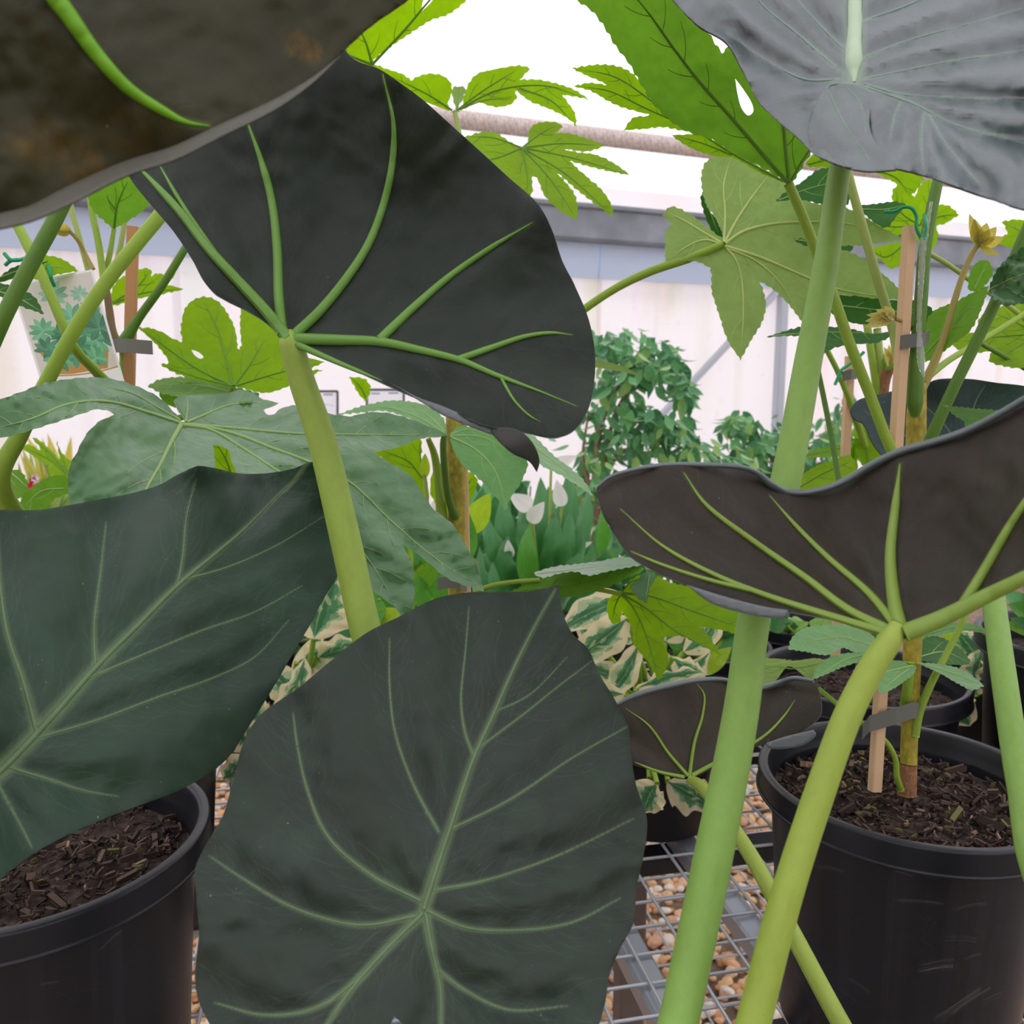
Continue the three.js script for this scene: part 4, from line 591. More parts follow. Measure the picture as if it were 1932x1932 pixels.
// ---- left plant, with the big glossy leaf across the middle
{
  const root = thing('fatsia_plant', 'fatsia with one large glossy lobed leaf, tied to a weathered stake by the picture tag', 'plant', potAt(195, 1352, 1.06));
  const hs = pot(root, 0.15, 0.28, { chips: 200 }), soil = root.position.clone().setY(BENCH + hs - 0.02), foot = seen(soil, 12);
  stem(root, 'trunk', [foot, [225, 1200, 1.05, 12], [238, 1000, 1.04, 12], [238, 800, 1.03, 11], [236, 700, 1.02, 10], [233, 660, 1.02, 8.5], [222, 640, 1.02, 6.5]], M.fstem);
  stem(root, 'branch', [[233, 662, 1.02, 8], [214, 630, 1.025, 7.5], [207, 590, 1.03, 7], [202, 555, 1.03, 6.5], [195, 520, 1.03, 6]], std('#7d6a4a', 0.8));
  stem(root, 'leaf_stalk', [[195, 522, 1.03, 6.5], [186, 460, 1.03, 6], [174, 400, 1.03, 6], [168, 350, 1.03, 6]], M.fstem);
  stem(root, 'leaf_stalk', [[166, 510, 1.05, 5], [150, 450, 1.05, 5], [135, 395, 1.05, 5], [128, 350, 1.05, 5]], M.fstemPale);
  stem(root, 'leaf_stalk', [[196, 524, 1.04, 5], [207, 480, 1.04, 5], [215, 432, 1.04, 4]], M.fstem);
  stem(root, 'leaf_stalk', [[212, 520, 1.08, 4.5], [226, 470, 1.08, 5], [236, 412, 1.08, 4.5], [245, 360, 1.08, 4]], M.fstemPale);
  stem(root, 'leaf_stalk', [[234, 645, 1.01, 12], [262, 600, 1.0, 8], [305, 540, 0.98, 7.5], [350, 468, 0.97, 7], [400, 390, 0.97, 6]], M.fstemDark);
  stem(root, 'leaf_stalk', [[238, 760, 1.02, 12], [180, 700, 0.93, 9], [133, 645, 0.86, 9], [97, 560, 0.85, 9], [58, 475, 0.85, 9.5], [25, 410, 0.86, 9]], M.fstem);
  stem(root, 'leaf_stalk', [[225, 1180, 1.04, 14], [100, 1050, 0.9, 16], [0, 905, 0.80, 18], [38, 820, 0.80, 15], [88, 720, 0.80, 13.5], [142, 620, 0.80, 13], [202, 530, 0.81, 13], [262, 455, 0.82, 13], [308, 398, 0.83, 13], [350, 330, 0.84, 12]], M.fstem);
  stem(root, 'leaf_stalk', [[200, 1150, 1.03, 14], [-60, 900, 0.8, 15], [-40, 720, 0.74, 15], [2, 610, 0.72, 14.5], [52, 510, 0.72, 14.5], [102, 418, 0.72, 14], [140, 340, 0.72, 13]], M.fstemDark);
  stem(root, 'bud_stalk', [[176, 508, 1.04, 4], [160, 478, 1.04, 4], [146, 452, 1.03, 4], [131, 436, 1.02, 3.5]], M.fstemOlive);
  for (let k = 0; k < 5; k++) lance(root, 'bud_leaf', [133, 437 - k, 1.02], [100 + 2 * k, 421 + 6 * k, 1.0 + 0.004 * k], 1.7 * 6, M.bud, { bow: (k - 2) * 3.5, turn: (k - 2) * 0.4 });
  stakeFor(root, [251, 428, 1.0], [228, 1345, 1.07], 0.0125, M.stakeOld);
  band(root, [[213, 655, 1.03], [216, 652, 1.0], [240, 652, 0.985], [262, 654, 0.985], [288, 656, 0.99]], 0.016, M.tape);
  fat(root, {                                              // the big leaf
    label: 'large glossy dark green leaf with drooping lobes', mats: M.mature, teeth: [2, 30],
    out: [[345, 797, 1], [328, 777], [303, 752], [259, 729], [207, 714], [166, 712], [116, 717], [83, 723], [41, 739], [0, 754], [-130, 810, 1], [-60, 838], [0, 827], [41, 817], [83, 804], [124, 791], [172, 775], [186, 772], [207, 777], [217, 783, 1], [199, 789], [182, 799], [161, 822], [145, 853], [132, 878], [128, 907], [131, 953, 1], [200, 990], [300, 980], [380, 930], [405, 885], [402, 840, 1], [420, 842], [432, 852], [440, 880], [460, 905], [540, 965], [620, 985], [650, 1030], [680, 1090], [711, 1120], [746, 1147], [766, 1177, 1], [780, 1142], [781, 1090], [775, 1056], [757, 1026, 1], [787, 1045], [814, 1067], [846, 1092], [882, 1106], [914, 1116, 1], [900, 1074], [875, 1022], [853, 988], [818, 960], [798, 933], [775, 897], [734, 872], [704, 854, 1], [757, 842], [791, 828], [823, 825], [850, 821, 1], [800, 801], [760, 786], [721, 778], [690, 779], [663, 785], [638, 783], [607, 777], [553, 765], [532, 770], [516, 781], [503, 782], [497, 774, 1], [512, 768], [527, 760, 1], [503, 755], [491, 750], [472, 739], [452, 736], [421, 743], [373, 746], [342, 747], [326, 757, 1], [335, 773], [349, 795, 1]],
    d: [[345, 800, 0.86], [0, 790, 0.70], [-130, 810, 0.68], [131, 953, 0.70], [850, 821, 0.98], [914, 1115, 0.78], [766, 1177, 0.74], [450, 738, 0.99], [270, 740, 0.85], [180, 720, 0.80], [180, 765, 0.76], [280, 930, 0.73], [600, 800, 0.90], [700, 950, 0.83], [250, 830, 0.80], [560, 960, 0.78]],
    veins: [[[[345, 800], [280, 778], [200, 757], [130, 762], [60, 790], [0, 806]], 4, 1.5], [[[340, 793], [300, 770], [250, 742], [190, 728]], 2.5, 1], [[[342, 800], [325, 830], [300, 880], [275, 925], [262, 975]], 5, 2], [[[345, 800], [440, 808], [560, 818], [680, 820], [840, 821]], 3.5, 1.2], [[[345, 800], [430, 815], [520, 848], [585, 872], [660, 910], [740, 985], [830, 1060], [905, 1105]], 4, 1.3], [[[345, 802], [400, 812], [460, 847], [530, 892], [600, 930], [660, 1010], [705, 1070], [758, 1165]], 3.5, 1.3], [[[350, 797], [354, 770], [353, 750]], 2, 1], [[[352, 797], [385, 783], [430, 765], [515, 757]], 3, 1]],
    quilt: [-0.009, 24], ripple: [0.016, 26], twigs: [30, 80], wave: [0.026, 90], sp: 8,
  });
  stem(root, 'leaf_stalk', [[225, 1130, 1.04, 9], [300, 1000, 0.93, 9], [340, 880, 0.88, 9], [346, 803, 0.865, 7]], M.fstem);
  fat(root, {                                              // backlit leaf beside the stake
    mats: M.young, veinMat: M.veinDark, d: [[440, 728, 1.0], [265, 620, 1.04], [385, 560, 1.08], [610, 690, 1.0]], quilt: [0.003, 20],
    out: [[261, 618, 1], [290, 620], [344, 645], [341, 630, 1], [342, 609], [353, 576], [380, 560], [406, 565], [431, 594], [444, 623], [449, 656], [452, 660, 1], [455, 650], [453, 616], [458, 578], [482, 587], [520, 620], [560, 665], [612, 683, 1], [585, 697], [609, 698, 1], [580, 712], [507, 741], [456, 733, 1], [398, 723], [333, 705], [301, 687, 1], [318, 684], [296, 652]],
    holes: [[[361, 660, 1], [374, 664], [384, 674], [378, 677], [367, 670]]],
    veins: [[[[440, 728], [430, 690], [410, 620], [385, 570]], 2.5, 1], [[[440, 728], [380, 700], [320, 660], [272, 624]], 2.5, 1], [[[442, 728], [470, 690], [500, 640]], 2.5, 1], [[[438, 728], [380, 714], [308, 690]], 2, 0.8], [[[445, 728], [520, 705], [600, 686]], 2, 0.8]],
  });
  stem(root, 'leaf_stalk', [[237, 800, 1.03, 8], [330, 790, 1.04, 6], [410, 765, 1.02, 5], [440, 730, 1.005, 4]], M.fstem);
  fat(root, { mats: M.mid, d: [[280, 728, 1.05], [400, 715, 1.08], [460, 745, 1.0]], out: [[278, 729, 1], [300, 716], [350, 711], [400, 718], [450, 732], [490, 745], [470, 760], [380, 752], [310, 744]], veins: [[[[470, 750], [380, 728], [300, 726]], 2, 1]] });
  fat(root, { mats: M.mid, d: 1.06, out: [[300, 745], [315, 730], [345, 722], [375, 725], [395, 745], [380, 765], [320, 765]], veins: [[[[345, 765], [343, 728]], 1.6, 1]] });
  fat(root, { mats: M.young, veinMat: M.veinDark, d: [[214, 575, 1.12], [350, 545, 1.18], [284, 508, 1.16]], out: [[212, 576], [211, 548], [226, 525], [248, 517], [267, 507], [284, 508], [286, 521, 1], [300, 515], [313, 521], [335, 514, 1], [320, 530], [312, 535], [353, 545, 1], [321, 552], [290, 558], [248, 567]], veins: [[[[214, 570], [260, 540], [282, 512]], 2, 0.8], [[[214, 572], [270, 553], [345, 545]], 2, 0.8]] });
  fat(root, { mats: M.mid, veinMat: M.veinDark, d: [[215, 432, 1.04], [168, 375, 1.0], [279, 384, 1.0], [225, 335, 0.98]], out: [[215, 433, 1], [195, 416], [178, 400], [167, 375], [175, 355], [200, 335], [232, 322], [262, 335], [281, 384], [264, 402], [236, 420]], veins: [[[[215, 430], [222, 385], [242, 340]], 2, 0.8], [[[220, 400], [200, 370]], 1.4, 0.8]] });
  fat(root, { mats: M.young, d: [[50, 527, 0.95], [148, 511, 1.0], [85, 483, 0.98]], out: [[45, 528], [62, 502], [85, 483], [120, 490], [149, 511, 1], [110, 518], [70, 527]], veins: [[[[50, 522], [95, 503], [140, 510]], 1.5, 0.7]] });
  fat(root, { mats: M.deep, d: [[-40, 540, 0.9], [82, 592, 0.84], [40, 560, 0.86]], out: [[-40, 530], [0, 534], [38, 545], [65, 560], [83, 593, 1], [40, 578], [0, 560], [-40, 556]], veins: [[[[-30, 543], [30, 560], [78, 588]], 1.6, 0.7]] });
  fat(root, { mats: M.deep, d: [[-40, 520, 0.95], [92, 492, 0.9], [30, 500, 0.92]], out: [[-40, 545], [0, 521], [28, 503], [55, 500], [92, 492, 1], [60, 512], [20, 527]], veins: [[[[-30, 535], [30, 512], [85, 494]], 1.6, 0.7]] });
  fat(root, { mats: M.young, veinMat: M.veinDark, d: 1.0, out: [[385, 830], [420, 825], [460, 860], [470, 905], [420, 910], [390, 880]], veins: [[[[440, 905], [425, 865], [405, 832]], 1.8, 0.8]] });
  // low leaves at the photo edge
  fat(root, { mats: M.young, veinMat: M.veinDark, d: [[39, 843, 1.25], [127, 899, 1.2], [58, 822, 1.25]], out: [[39, 843, 1], [54, 839], [77, 849], [57, 822, 1], [77, 832], [91, 845], [113, 868, 1], [106, 828, 1], [116, 853], [134, 872], [140, 893], [124, 900], [97, 896], [89, 884], [95, 880], [79, 872]], veins: [[[[130, 897], [90, 865], [45, 844]], 1.6, 0.7], [[[130, 897], [95, 855], [62, 827]], 1.6, 0.7], [[[130, 897], [118, 865], [107, 835]], 1.6, 0.7]] });
  fat(root, { mats: M.mid, d: [[41, 960, 1.1], [126, 900, 1.15], [60, 915, 1.12]], out: [[38, 965], [43, 934], [68, 913], [95, 899], [126, 898], [135, 925], [99, 944], [90, 965]], veins: [[[[120, 922], [80, 926], [45, 955]], 1.6, 0.7]] });
  fat(root, { mats: M.mid, d: [[2, 940, 1.0], [29, 886, 1.05], [52, 919, 1.04]], out: [[-30, 945], [0, 895], [29, 886], [46, 897], [53, 920], [40, 938], [2, 948]], veins: [[[[-20, 880], [15, 890], [50, 918]], 3, 2]] });
}
// ---- picture tag hung on the left plant
{
  const tl = P(20, 537, 0.99), tr = P(174, 508, 1.0), br = P(240, 738, 0.995), bl = P(85, 746, 0.985), c = canvas(512, 768), x = c.getContext('2d');
  x.fillStyle = '#e9e8e2'; x.fillRect(0, 0, 512, 768); x.fillStyle = '#cfcabb'; x.fillRect(14, 14, 484, 640);
  const fan = (px, py, s, cols, a0 = 0) => { for (let k = 0; k < 9; k++) { const a = a0 + (k - 4) * 0.62, l = s * (1 - 0.05 * Math.abs(k - 4)), w = s * 0.2; x.save(); x.translate(px, py); x.rotate(a); x.fillStyle = cols[k % cols.length]; x.beginPath(); x.moveTo(0, 0); x.quadraticCurveTo(-w, -l * 0.45, -w * 0.75, -l * 0.7); x.quadraticCurveTo(-w * 0.5, -l * 0.85, 0, -l); x.quadraticCurveTo(w * 0.5, -l * 0.85, w * 0.75, -l * 0.7); x.quadraticCurveTo(w, -l * 0.45, 0, 0); x.fill(); x.strokeStyle = 'rgba(200,225,190,0.35)'; x.lineWidth = 2; x.beginPath(); x.moveTo(0, 0); x.lineTo(0, -l * 0.85); x.stroke(); x.restore(); } };
  x.save(); x.beginPath(); x.rect(14, 14, 484, 640); x.clip();
  x.fillStyle = '#b9831f'; x.beginPath(); x.moveTo(40, 470); x.lineTo(110, 640); x.lineTo(420, 660); x.lineTo(470, 500); x.fill();
  fan(230, 120, 110, ['#7fb08e', '#8fbb9a', '#74a585'], 0.6); fan(390, 150, 70, ['#8fbb9a', '#7fb08e'], -0.3); fan(420, 300, 110, ['#6a9c7c', '#5f8f74'], -1);
  for (let i = 0; i < 16; i++) fan(60 + 400 * hash(i, 3), 330 + 260 * hash(i, 4), 80 + 60 * hash(i, 5), i % 3 ? ['#2f7a4e', '#3f8a5c', '#256640'] : ['#5aa873', '#6fb885', '#4d9a68'], 3 * hash(i, 6) - 1.5);
  fan(150, 540, 120, ['#3e9463', '#57ab78', '#2f7d51'], 0.3); fan(300, 300, 120, ['#67ad80', '#79bd90', '#599f73'], 0);
  x.restore(); x.fillStyle = '#e9e8e2'; x.beginPath(); x.moveTo(0, 668); x.quadraticCurveTo(256, 640, 512, 610); x.lineTo(512, 768); x.lineTo(0, 768); x.fill();
  x.strokeStyle = '#b5862c'; x.lineWidth = 8; x.beginPath(); x.moveTo(14, 640); x.quadraticCurveTo(230, 676, 498, 612); x.stroke();
  x.fillStyle = '#2b2f2c'; x.font = 'bold 58px sans-serif'; x.fillText('FATSIA', 130, 752);
  const tag = thing('plant_tag', 'tall white plant tag printed with green fatsia leaves, hung by a green tie', 'plant tag', bl.clone().add(br).multiplyScalar(0.5));
  const n = tr.clone().sub(tl).cross(bl.clone().sub(tl)).normalize(), back = (p) => p.clone().addScaledVector(n, 0.0006);
  const g = quad(bl, br, tr, tl), h = quad(back(br), back(bl), back(tl), back(tr)), mat = std('#ffffff', 0.35, { map: canvasTex(c, true, false), clearcoat: 0.3 });
  const card = put(tag, 'card', g, mat); put(card, 'card_back', h, std('#e9e8e2', 0.5));
  const tip = (pts) => tube(new THREE.CatmullRomCurve3(pts.map((p) => P(...p))).getPoints(24), Array(25).fill(0.0022), 6);
  put(tag, 'tie', mergeGeometries([tip([[8, 478, 0.98], [20, 490, 0.98], [33, 491, 0.985], [60, 485, 1.0], [88, 505, 0.98], [98, 530, 0.98], [103, 540, 0.985]]), tip([[10, 500, 0.985], [20, 492, 0.982], [34, 490, 0.985]]), tip([[90, 500, 0.975], [96, 520, 0.972], [95, 532, 0.975]])]), M.tie);
}
// ---- middle plant behind the dark heart leaf
{
  const root = thing('fatsia_plant', 'tall fatsia with a yellow green trunk behind the dark heart shaped leaf', 'plant', potAt(858, 1335, 1.08));
  const hs = pot(root, 0.15, 0.28, { chips: 100 }), soil = root.position.clone().setY(BENCH + hs - 0.02);
  stem(root, 'trunk', [seen(soil, 17), [860, 1200, 1.075, 16], [862, 1100, 1.07, 16], [862, 1000, 1.06, 17], [861, 900, 1.06, 18], [860, 800, 1.06, 19], [858, 700, 1.06, 18], [857, 600, 1.06, 15]], M.trunk);
  stakeFor(root, [868, 640, 1.09], [884, 1330, 1.1], 0.012, M.stake);
  band(root, [[826, 1102, 1.05], [845, 1098, 1.04], [868, 1100, 1.045], [880, 1106, 1.06]], 0.015, M.tape);
  stem(root, 'leaf_stalk', [[861, 980, 1.055, 9], [846, 940, 1.03, 7], [838, 880, 1.0, 6.5], [836, 835, 0.985, 6], [838, 822, 0.98, 5]], M.fstemDark);
  stem(root, 'leaf_stalk', [[835, 990, 1.05, 11], [828, 920, 1.04, 9], [820, 860, 1.03, 7], [808, 828, 1.02, 5]], M.fstem);
  stem(root, 'leaf_stalk', [[858, 760, 1.055, 8], [857, 600, 1.07, 7], [862, 400, 1.09, 6.5], [866, 260, 1.1, 6], [858, 210, 1.1, 4.5]], M.fstemPale);
  stem(root, 'leaf_stalk', [[858, 740, 1.055, 8], [800, 500, 1.06, 6], [740, 300, 1.06, 6], [703, 128, 1.05, 5]], M.fstem);
  stem(root, 'leaf_stalk', [[859, 780, 1.055, 8], [920, 600, 1.09, 6], [965, 430, 1.1, 5], [978, 335, 1.08, 4.5], [985, 279, 1.08, 3.5]], M.fstemPale);
  stem(root, 'leaf_stalk', [[860, 880, 1.055, 8], [930, 740, 1.05, 7.5], [1010, 655, 1.04, 7.5], [1096, 588, 1.03, 7.5], [1160, 545, 1.02, 7.5], [1225, 513, 1.01, 8], [1300, 487, 1.0, 8.5], [1365, 461, 0.99, 7]], M.fstem);
  stem(root, 'leaf_stalk', [[862, 1150, 1.07, 6], [890, 1125, 1.04, 5], [925, 1106, 1.0, 5], [970, 1098, 0.98, 4.5], [1020, 1094, 0.965, 4]], M.fstem);
  stem(root, 'leaf_stalk', [[862, 1160, 1.07, 6], [950, 1125, 1.02, 5], [1060, 1108, 0.98, 5], [1120, 1111, 0.965, 4.5], [1172, 1121, 0.955, 4]], M.fstem);
  fat(root, { mats: M.young, veinMat: M.veinDark, d: 1.2, out: [[658, 711, 1], [690, 716], [699, 732], [690, 756], [676, 742]], veins: [[[[690, 750], [680, 730], [664, 714]], 1.4, 0.7]] });
  lance(root, 'leaf', [1085, 682, 1.1], [1212, 709, 1.05], 7, M.pale, { bow: -5 });
  // top leaves against the roof
  fat(root, { mats: M.young, veinMat: M.veinDark, d: [[701, 126, 1.05], [930, -50, 0.98], [620, 80, 1.02], [760, -40, 1.0]], out: [[701, 127, 1], [707, 112], [739, 87], [779, 60], [814, 38], [846, 27], [881, 0], [930, -50], [850, -90], [760, -40], [690, 10], [600, 70], [620, 103], [660, 118], [690, 124]], holes: [[[795, 22, 1], [800, -2], [822, -12], [814, 3]]], veins: [[[[702, 122], [760, 60], [830, -20], [880, -60]], 2.5, 1], [[[702, 122], [690, 80], [670, 40]], 2.5, 1], [[[702, 122], [660, 105], [615, 85]], 2.5, 1]] });
  fat(root, { mats: M.young, veinMat: M.veinDark, d: [[857, 211, 1.1], [700, 125, 1.05], [1112, 188, 1.02], [1088, 238, 1.04], [985, 124, 1.08]], out: [[857, 213, 1], [848, 207], [846, 194], [853, 169], [849, 154], [834, 142], [814, 139], [789, 144], [775, 152, 1], [764, 142], [727, 129], [707, 122], [690, 130], [740, 172], [800, 192], [848, 212, 1]].slice(0, -1), veins: [[[[853, 208], [810, 180], [740, 145]], 2, 0.8]] });
  fat(root, { mats: M.young, veinMat: M.veinDark, d: [[857, 211, 1.1], [1112, 188, 1.02], [1088, 238, 1.04], [985, 124, 1.08]], out: [[857, 213, 1], [869, 206], [876, 179], [886, 154], [901, 139], [926, 132], [963, 125], [985, 124], [1001, 129, 1], [981, 150, 1], [1013, 150], [1062, 161], [1087, 171], [1112, 188, 1], [1087, 183], [1061, 179, 1], [1072, 194], [1085, 214], [1088, 239, 1], [1072, 224], [1037, 206], [1000, 191], [971, 169, 1], [975, 184], [963, 197], [936, 202], [898, 193], [878, 205]], veins: [[[[862, 208], [910, 172], [975, 132]], 2, 0.8], [[[864, 207], [940, 170], [1030, 162], [1105, 186]], 2, 0.8], [[[980, 166], [1040, 190], [1080, 230]], 1.6, 0.8], [[[875, 203], [920, 188], [965, 187]], 1.4, 0.7]] });
  fat(root, { mats: M.pale, d: 1.14, out: [[860, 208, 1], [853, 180], [855, 165], [868, 163], [879, 167], [874, 185]], veins: [[[[860, 205], [866, 168]], 1.2, 0.7]] });
  fat(root, {
    mats: M.young, veinMat: M.veinDark, d: [[985, 278, 1.08], [1190, 331, 1.0], [1089, 415, 0.98], [890, 256, 1.05], [1030, 229, 1.12]],
    out: [[873, 260], [885, 256], [903, 250], [936, 251], [960, 266], [984, 279, 1], [995, 271], [998, 248], [1008, 235], [1030, 229], [1057, 233], [1060, 241], [1047, 251, 1], [1075, 252], [1112, 263], [1143, 275, 1], [1107, 286], [1062, 281, 1], [1090, 287], [1125, 292], [1162, 310], [1190, 331, 1], [1143, 322], [1107, 313], [1075, 304, 1], [1107, 333], [1136, 359], [1154, 388], [1157, 410, 1], [1122, 384], [1085, 355], [1051, 326, 1], [1071, 348], [1087, 373], [1089, 416, 1], [1053, 395], [1028, 370], [1013, 337], [1004, 331, 1], [1002, 368], [980, 372], [930, 345], [880, 300]],
    veins: [[[[985, 279], [1015, 255], [1048, 237]], 2, 0.8], [[[985, 279], [1060, 271], [1135, 275]], 2, 0.8], [[[985, 279], [1080, 298], [1180, 328]], 2, 0.8], [[[985, 279], [1070, 330], [1150, 402]], 2.2, 0.8], [[[985, 279], [1040, 340], [1085, 408]], 2.2, 0.8], [[[985, 279], [995, 330], [995, 368]], 1.8, 0.8], [[[985, 279], [930, 260], [885, 258]], 1.8, 0.8], [[[985, 279], [930, 300], [890, 300]], 1.8, 0.8]],
  });
  // pale underside by the long stalk
  fat(root, {
    mats: M.pale, veinMat: M.veinPale, quilt: [0.003, 24], twigs: [34, 60], wave: [0.02, 110],
    d: [[1365, 460, 0.99], [1707, 451, 0.93], [1699, 560, 0.94], [1397, 679, 0.97], [1514, 605, 0.99], [1330, 330, 1.02], [1255, 420, 1.02], [1480, 350, 1.02], [1255, 493, 1.0]],
    out: [[1365, 452, 1], [1362, 436], [1350, 412], [1333, 386], [1325, 360], [1323, 331], [1329, 309], [1340, 299], [1352, 294], [1400, 300], [1449, 322], [1490, 350], [1522, 378], [1554, 386], [1594, 391], [1630, 409], [1667, 431], [1707, 451, 1], [1649, 460], [1591, 464], [1540, 460], [1515, 450], [1494, 451, 1], [1520, 464], [1560, 468], [1594, 472], [1630, 489], [1667, 518], [1699, 551], [1699, 566, 1], [1649, 563], [1576, 556], [1545, 560], [1530, 585], [1514, 607, 1], [1481, 567], [1457, 545], [1433, 531, 1], [1440, 548], [1445, 576], [1438, 607], [1421, 636], [1397, 680, 1], [1371, 638], [1357, 595], [1343, 550], [1342, 519], [1340, 506, 1], [1319, 495], [1290, 492], [1255, 493, 1], [1255, 464], [1257, 433], [1269, 424, 1], [1250, 406, 1], [1264, 390], [1281, 393], [1307, 407], [1338, 431]],
    veins: [[[[1366, 458], [1368, 400], [1365, 350], [1377, 302]], 2.5, 1], [[[1367, 458], [1390, 415], [1420, 370], [1449, 332]], 3, 1], [[[1368, 460], [1400, 438], [1450, 424], [1520, 419], [1600, 422], [1695, 449]], 3.5, 1.2], [[[1368, 465], [1430, 484], [1520, 522], [1580, 545], [1685, 562]], 3.5, 1.2], [[[1368, 465], [1388, 490], [1400, 535], [1402, 600], [1398, 665]], 2.5, 1], [[[1370, 467], [1425, 492], [1470, 532], [1510, 598]], 2.5, 1], [[[1360, 458], [1330, 440], [1290, 416], [1262, 402]], 2.5, 1], [[[1360, 460], [1330, 453], [1300, 463], [1262, 490]], 2.5, 1]],
  });
  fat(root, { mats: M.deep, d: 1.06, out: [[1326, 360], [1332, 385], [1348, 410], [1362, 436], [1364, 456], [1345, 440], [1328, 400], [1322, 375]], veins: [[[[1328, 370], [1355, 440]], 1.4, 0.7]] });
  fat(root, { mats: M.deep, d: 1.08, out: [[1475, 440], [1500, 430], [1560, 440], [1610, 455], [1600, 480], [1540, 482], [1490, 468]], veins: [[[[1485, 450], [1540, 458], [1600, 465]], 1.4, 0.7]] });
  // glossy lobes round the trunk
  fat(root, { mats: M.fresh, d: [[848, 826, 0.98], [955, 963, 0.9], [990, 880, 0.93], [868, 803, 1.0]], out: [[848, 827, 1], [859, 856], [878, 883], [896, 897], [919, 919], [939, 942], [955, 965, 1], [962, 942], [978, 919], [987, 901], [996, 876], [985, 850], [960, 835], [928, 818], [905, 810], [868, 803], [855, 812]], veins: [[[[850, 824], [900, 850], [935, 890], [953, 950]], 2.2, 0.9], [[[850, 822], [910, 825], [960, 850]], 1.8, 0.8], [[[850, 820], [885, 810], [920, 820]], 1.6, 0.8]] });
  fat(root, { mats: M.fresh, d: [[980, 815, 0.97], [1119, 936, 0.9], [1020, 860, 0.93]], out: [[960, 800], [978, 812], [1005, 821], [1041, 856], [1076, 883], [1101, 906], [1119, 936, 1], [1087, 915], [1053, 894], [1021, 878], [1003, 855], [985, 835], [962, 820]], veins: [[[[965, 812], [1030, 860], [1112, 928]], 1.8, 0.8]] });
  fat(root, { mats: M.fresh, d: [[842, 822, 0.98], [638, 783, 0.97], [740, 756, 1.04]], out: [[843, 823, 1], [838, 792], [814, 769], [768, 757], [731, 756], [700, 762], [669, 770], [636, 783, 1], [680, 779], [721, 775], [760, 785], [800, 803]], veins: [[[[840, 818], [790, 788], [720, 768], [660, 776]], 2, 0.9], [[[840, 815], [810, 785], [780, 765]], 1.6, 0.8]] });
  fat(root, { mats: M.young, veinMat: M.veinDark, d: [[795, 828, 1.14], [702, 853, 1.12], [800, 935, 1.12]], out: [[700, 852], [757, 838], [791, 822], [796, 850], [794, 872], [800, 890], [808, 940], [780, 936], [755, 895], [728, 868]], veins: [[[[795, 900], [770, 870], [720, 850]], 1.6, 0.8], [[[798, 905], [793, 860], [792, 830]], 1.6, 0.8]] });
  fat(root, { mats: M.young, veinMat: M.veinDark, d: 1.14, out: [[822, 880], [850, 872], [878, 885], [900, 903], [892, 935], [878, 960], [866, 985], [830, 960], [812, 930]], veins: [[[[866, 980], [875, 930], [892, 900]], 1.8, 0.8]] });
  lance(root, 'bud', [801, 902, 1.1], [802, 855, 1.09], 10, M.lime, { fold: 0.5 }); stem(root, 'bud_stalk', [[812, 1010, 1.08, 4], [806, 950, 1.09, 4], [801, 898, 1.1, 4]], M.fstemPale);
  // the two leaves low on the right of it
  fat(root, {
    mats: M.young, veinMat: M.veinDark, quilt: [0.003, 20],
    d: [[1172, 1121, 0.955], [1400, 1170, 0.9], [1242, 1283, 0.9], [1150, 1160, 0.97], [1300, 1100, 0.97]],
    out: [[1166, 1119], [1176, 1112, 1], [1193, 1092], [1226, 1081], [1268, 1100], [1330, 1110], [1410, 1150], [1405, 1196], [1361, 1189], [1315, 1181, 1], [1330, 1191], [1346, 1212], [1362, 1238, 1], [1330, 1222], [1299, 1206], [1288, 1201], [1248, 1201, 1], [1251, 1214], [1261, 1235], [1255, 1266], [1242, 1284, 1], [1226, 1253], [1206, 1230], [1195, 1212], [1193, 1189], [1185, 1168], [1173, 1154, 1], [1170, 1172], [1158, 1177], [1149, 1168], [1148, 1130]],
    veins: [[[[1172, 1122], [1192, 1142], [1216, 1190], [1232, 1240], [1241, 1277]], 2.2, 0.8], [[[1174, 1121], [1220, 1148], [1275, 1190], [1352, 1230]], 2.2, 0.8], [[[1174, 1119], [1230, 1125], [1300, 1150], [1400, 1185]], 2.4, 0.9], [[[1170, 1122], [1160, 1145], [1156, 1170]], 1.6, 0.7], [[[1174, 1117], [1190, 1098], [1225, 1090]], 1.6, 0.7]],
  });
  fat(root, { mats: M.mature, d: 0.94, out: [[1189, 1107], [1205, 1090], [1218, 1080], [1238, 1087], [1225, 1112], [1221, 1138, 1], [1206, 1131]], veins: [[[[1225, 1085], [1218, 1132]], 1.4, 0.7]] });
  fat(root, { mats: M.mid, veinMat: M.veinDark, quilt: [0.002, 20], d: [[970, 1115, 0.97], [1213, 1070, 0.92], [1087, 1100, 0.94]], out: [[965, 1117], [1000, 1098], [1019, 1088], [1055, 1079], [1087, 1076], [1110, 1083], [1140, 1077], [1190, 1066], [1216, 1074], [1180, 1092], [1150, 1106], [1112, 1118], [1050, 1128], [1000, 1124]], veins: [[[[985, 1113], [1060, 1107], [1130, 1094], [1200, 1076]], 1.8, 0.8]] });
  fat(root, { mats: M.mature, d: [[1007, 1081, 0.93], [1214, 1064, 0.93], [1100, 1066, 0.96]], out: [[1006, 1081, 1], [1041, 1070], [1087, 1064], [1140, 1057], [1180, 1050], [1216, 1064], [1190, 1070], [1140, 1080], [1110, 1086], [1087, 1079], [1055, 1082], [1022, 1090]], veins: [[[[1015, 1083], [1100, 1073], [1200, 1062]], 1.4, 0.7]] });
}
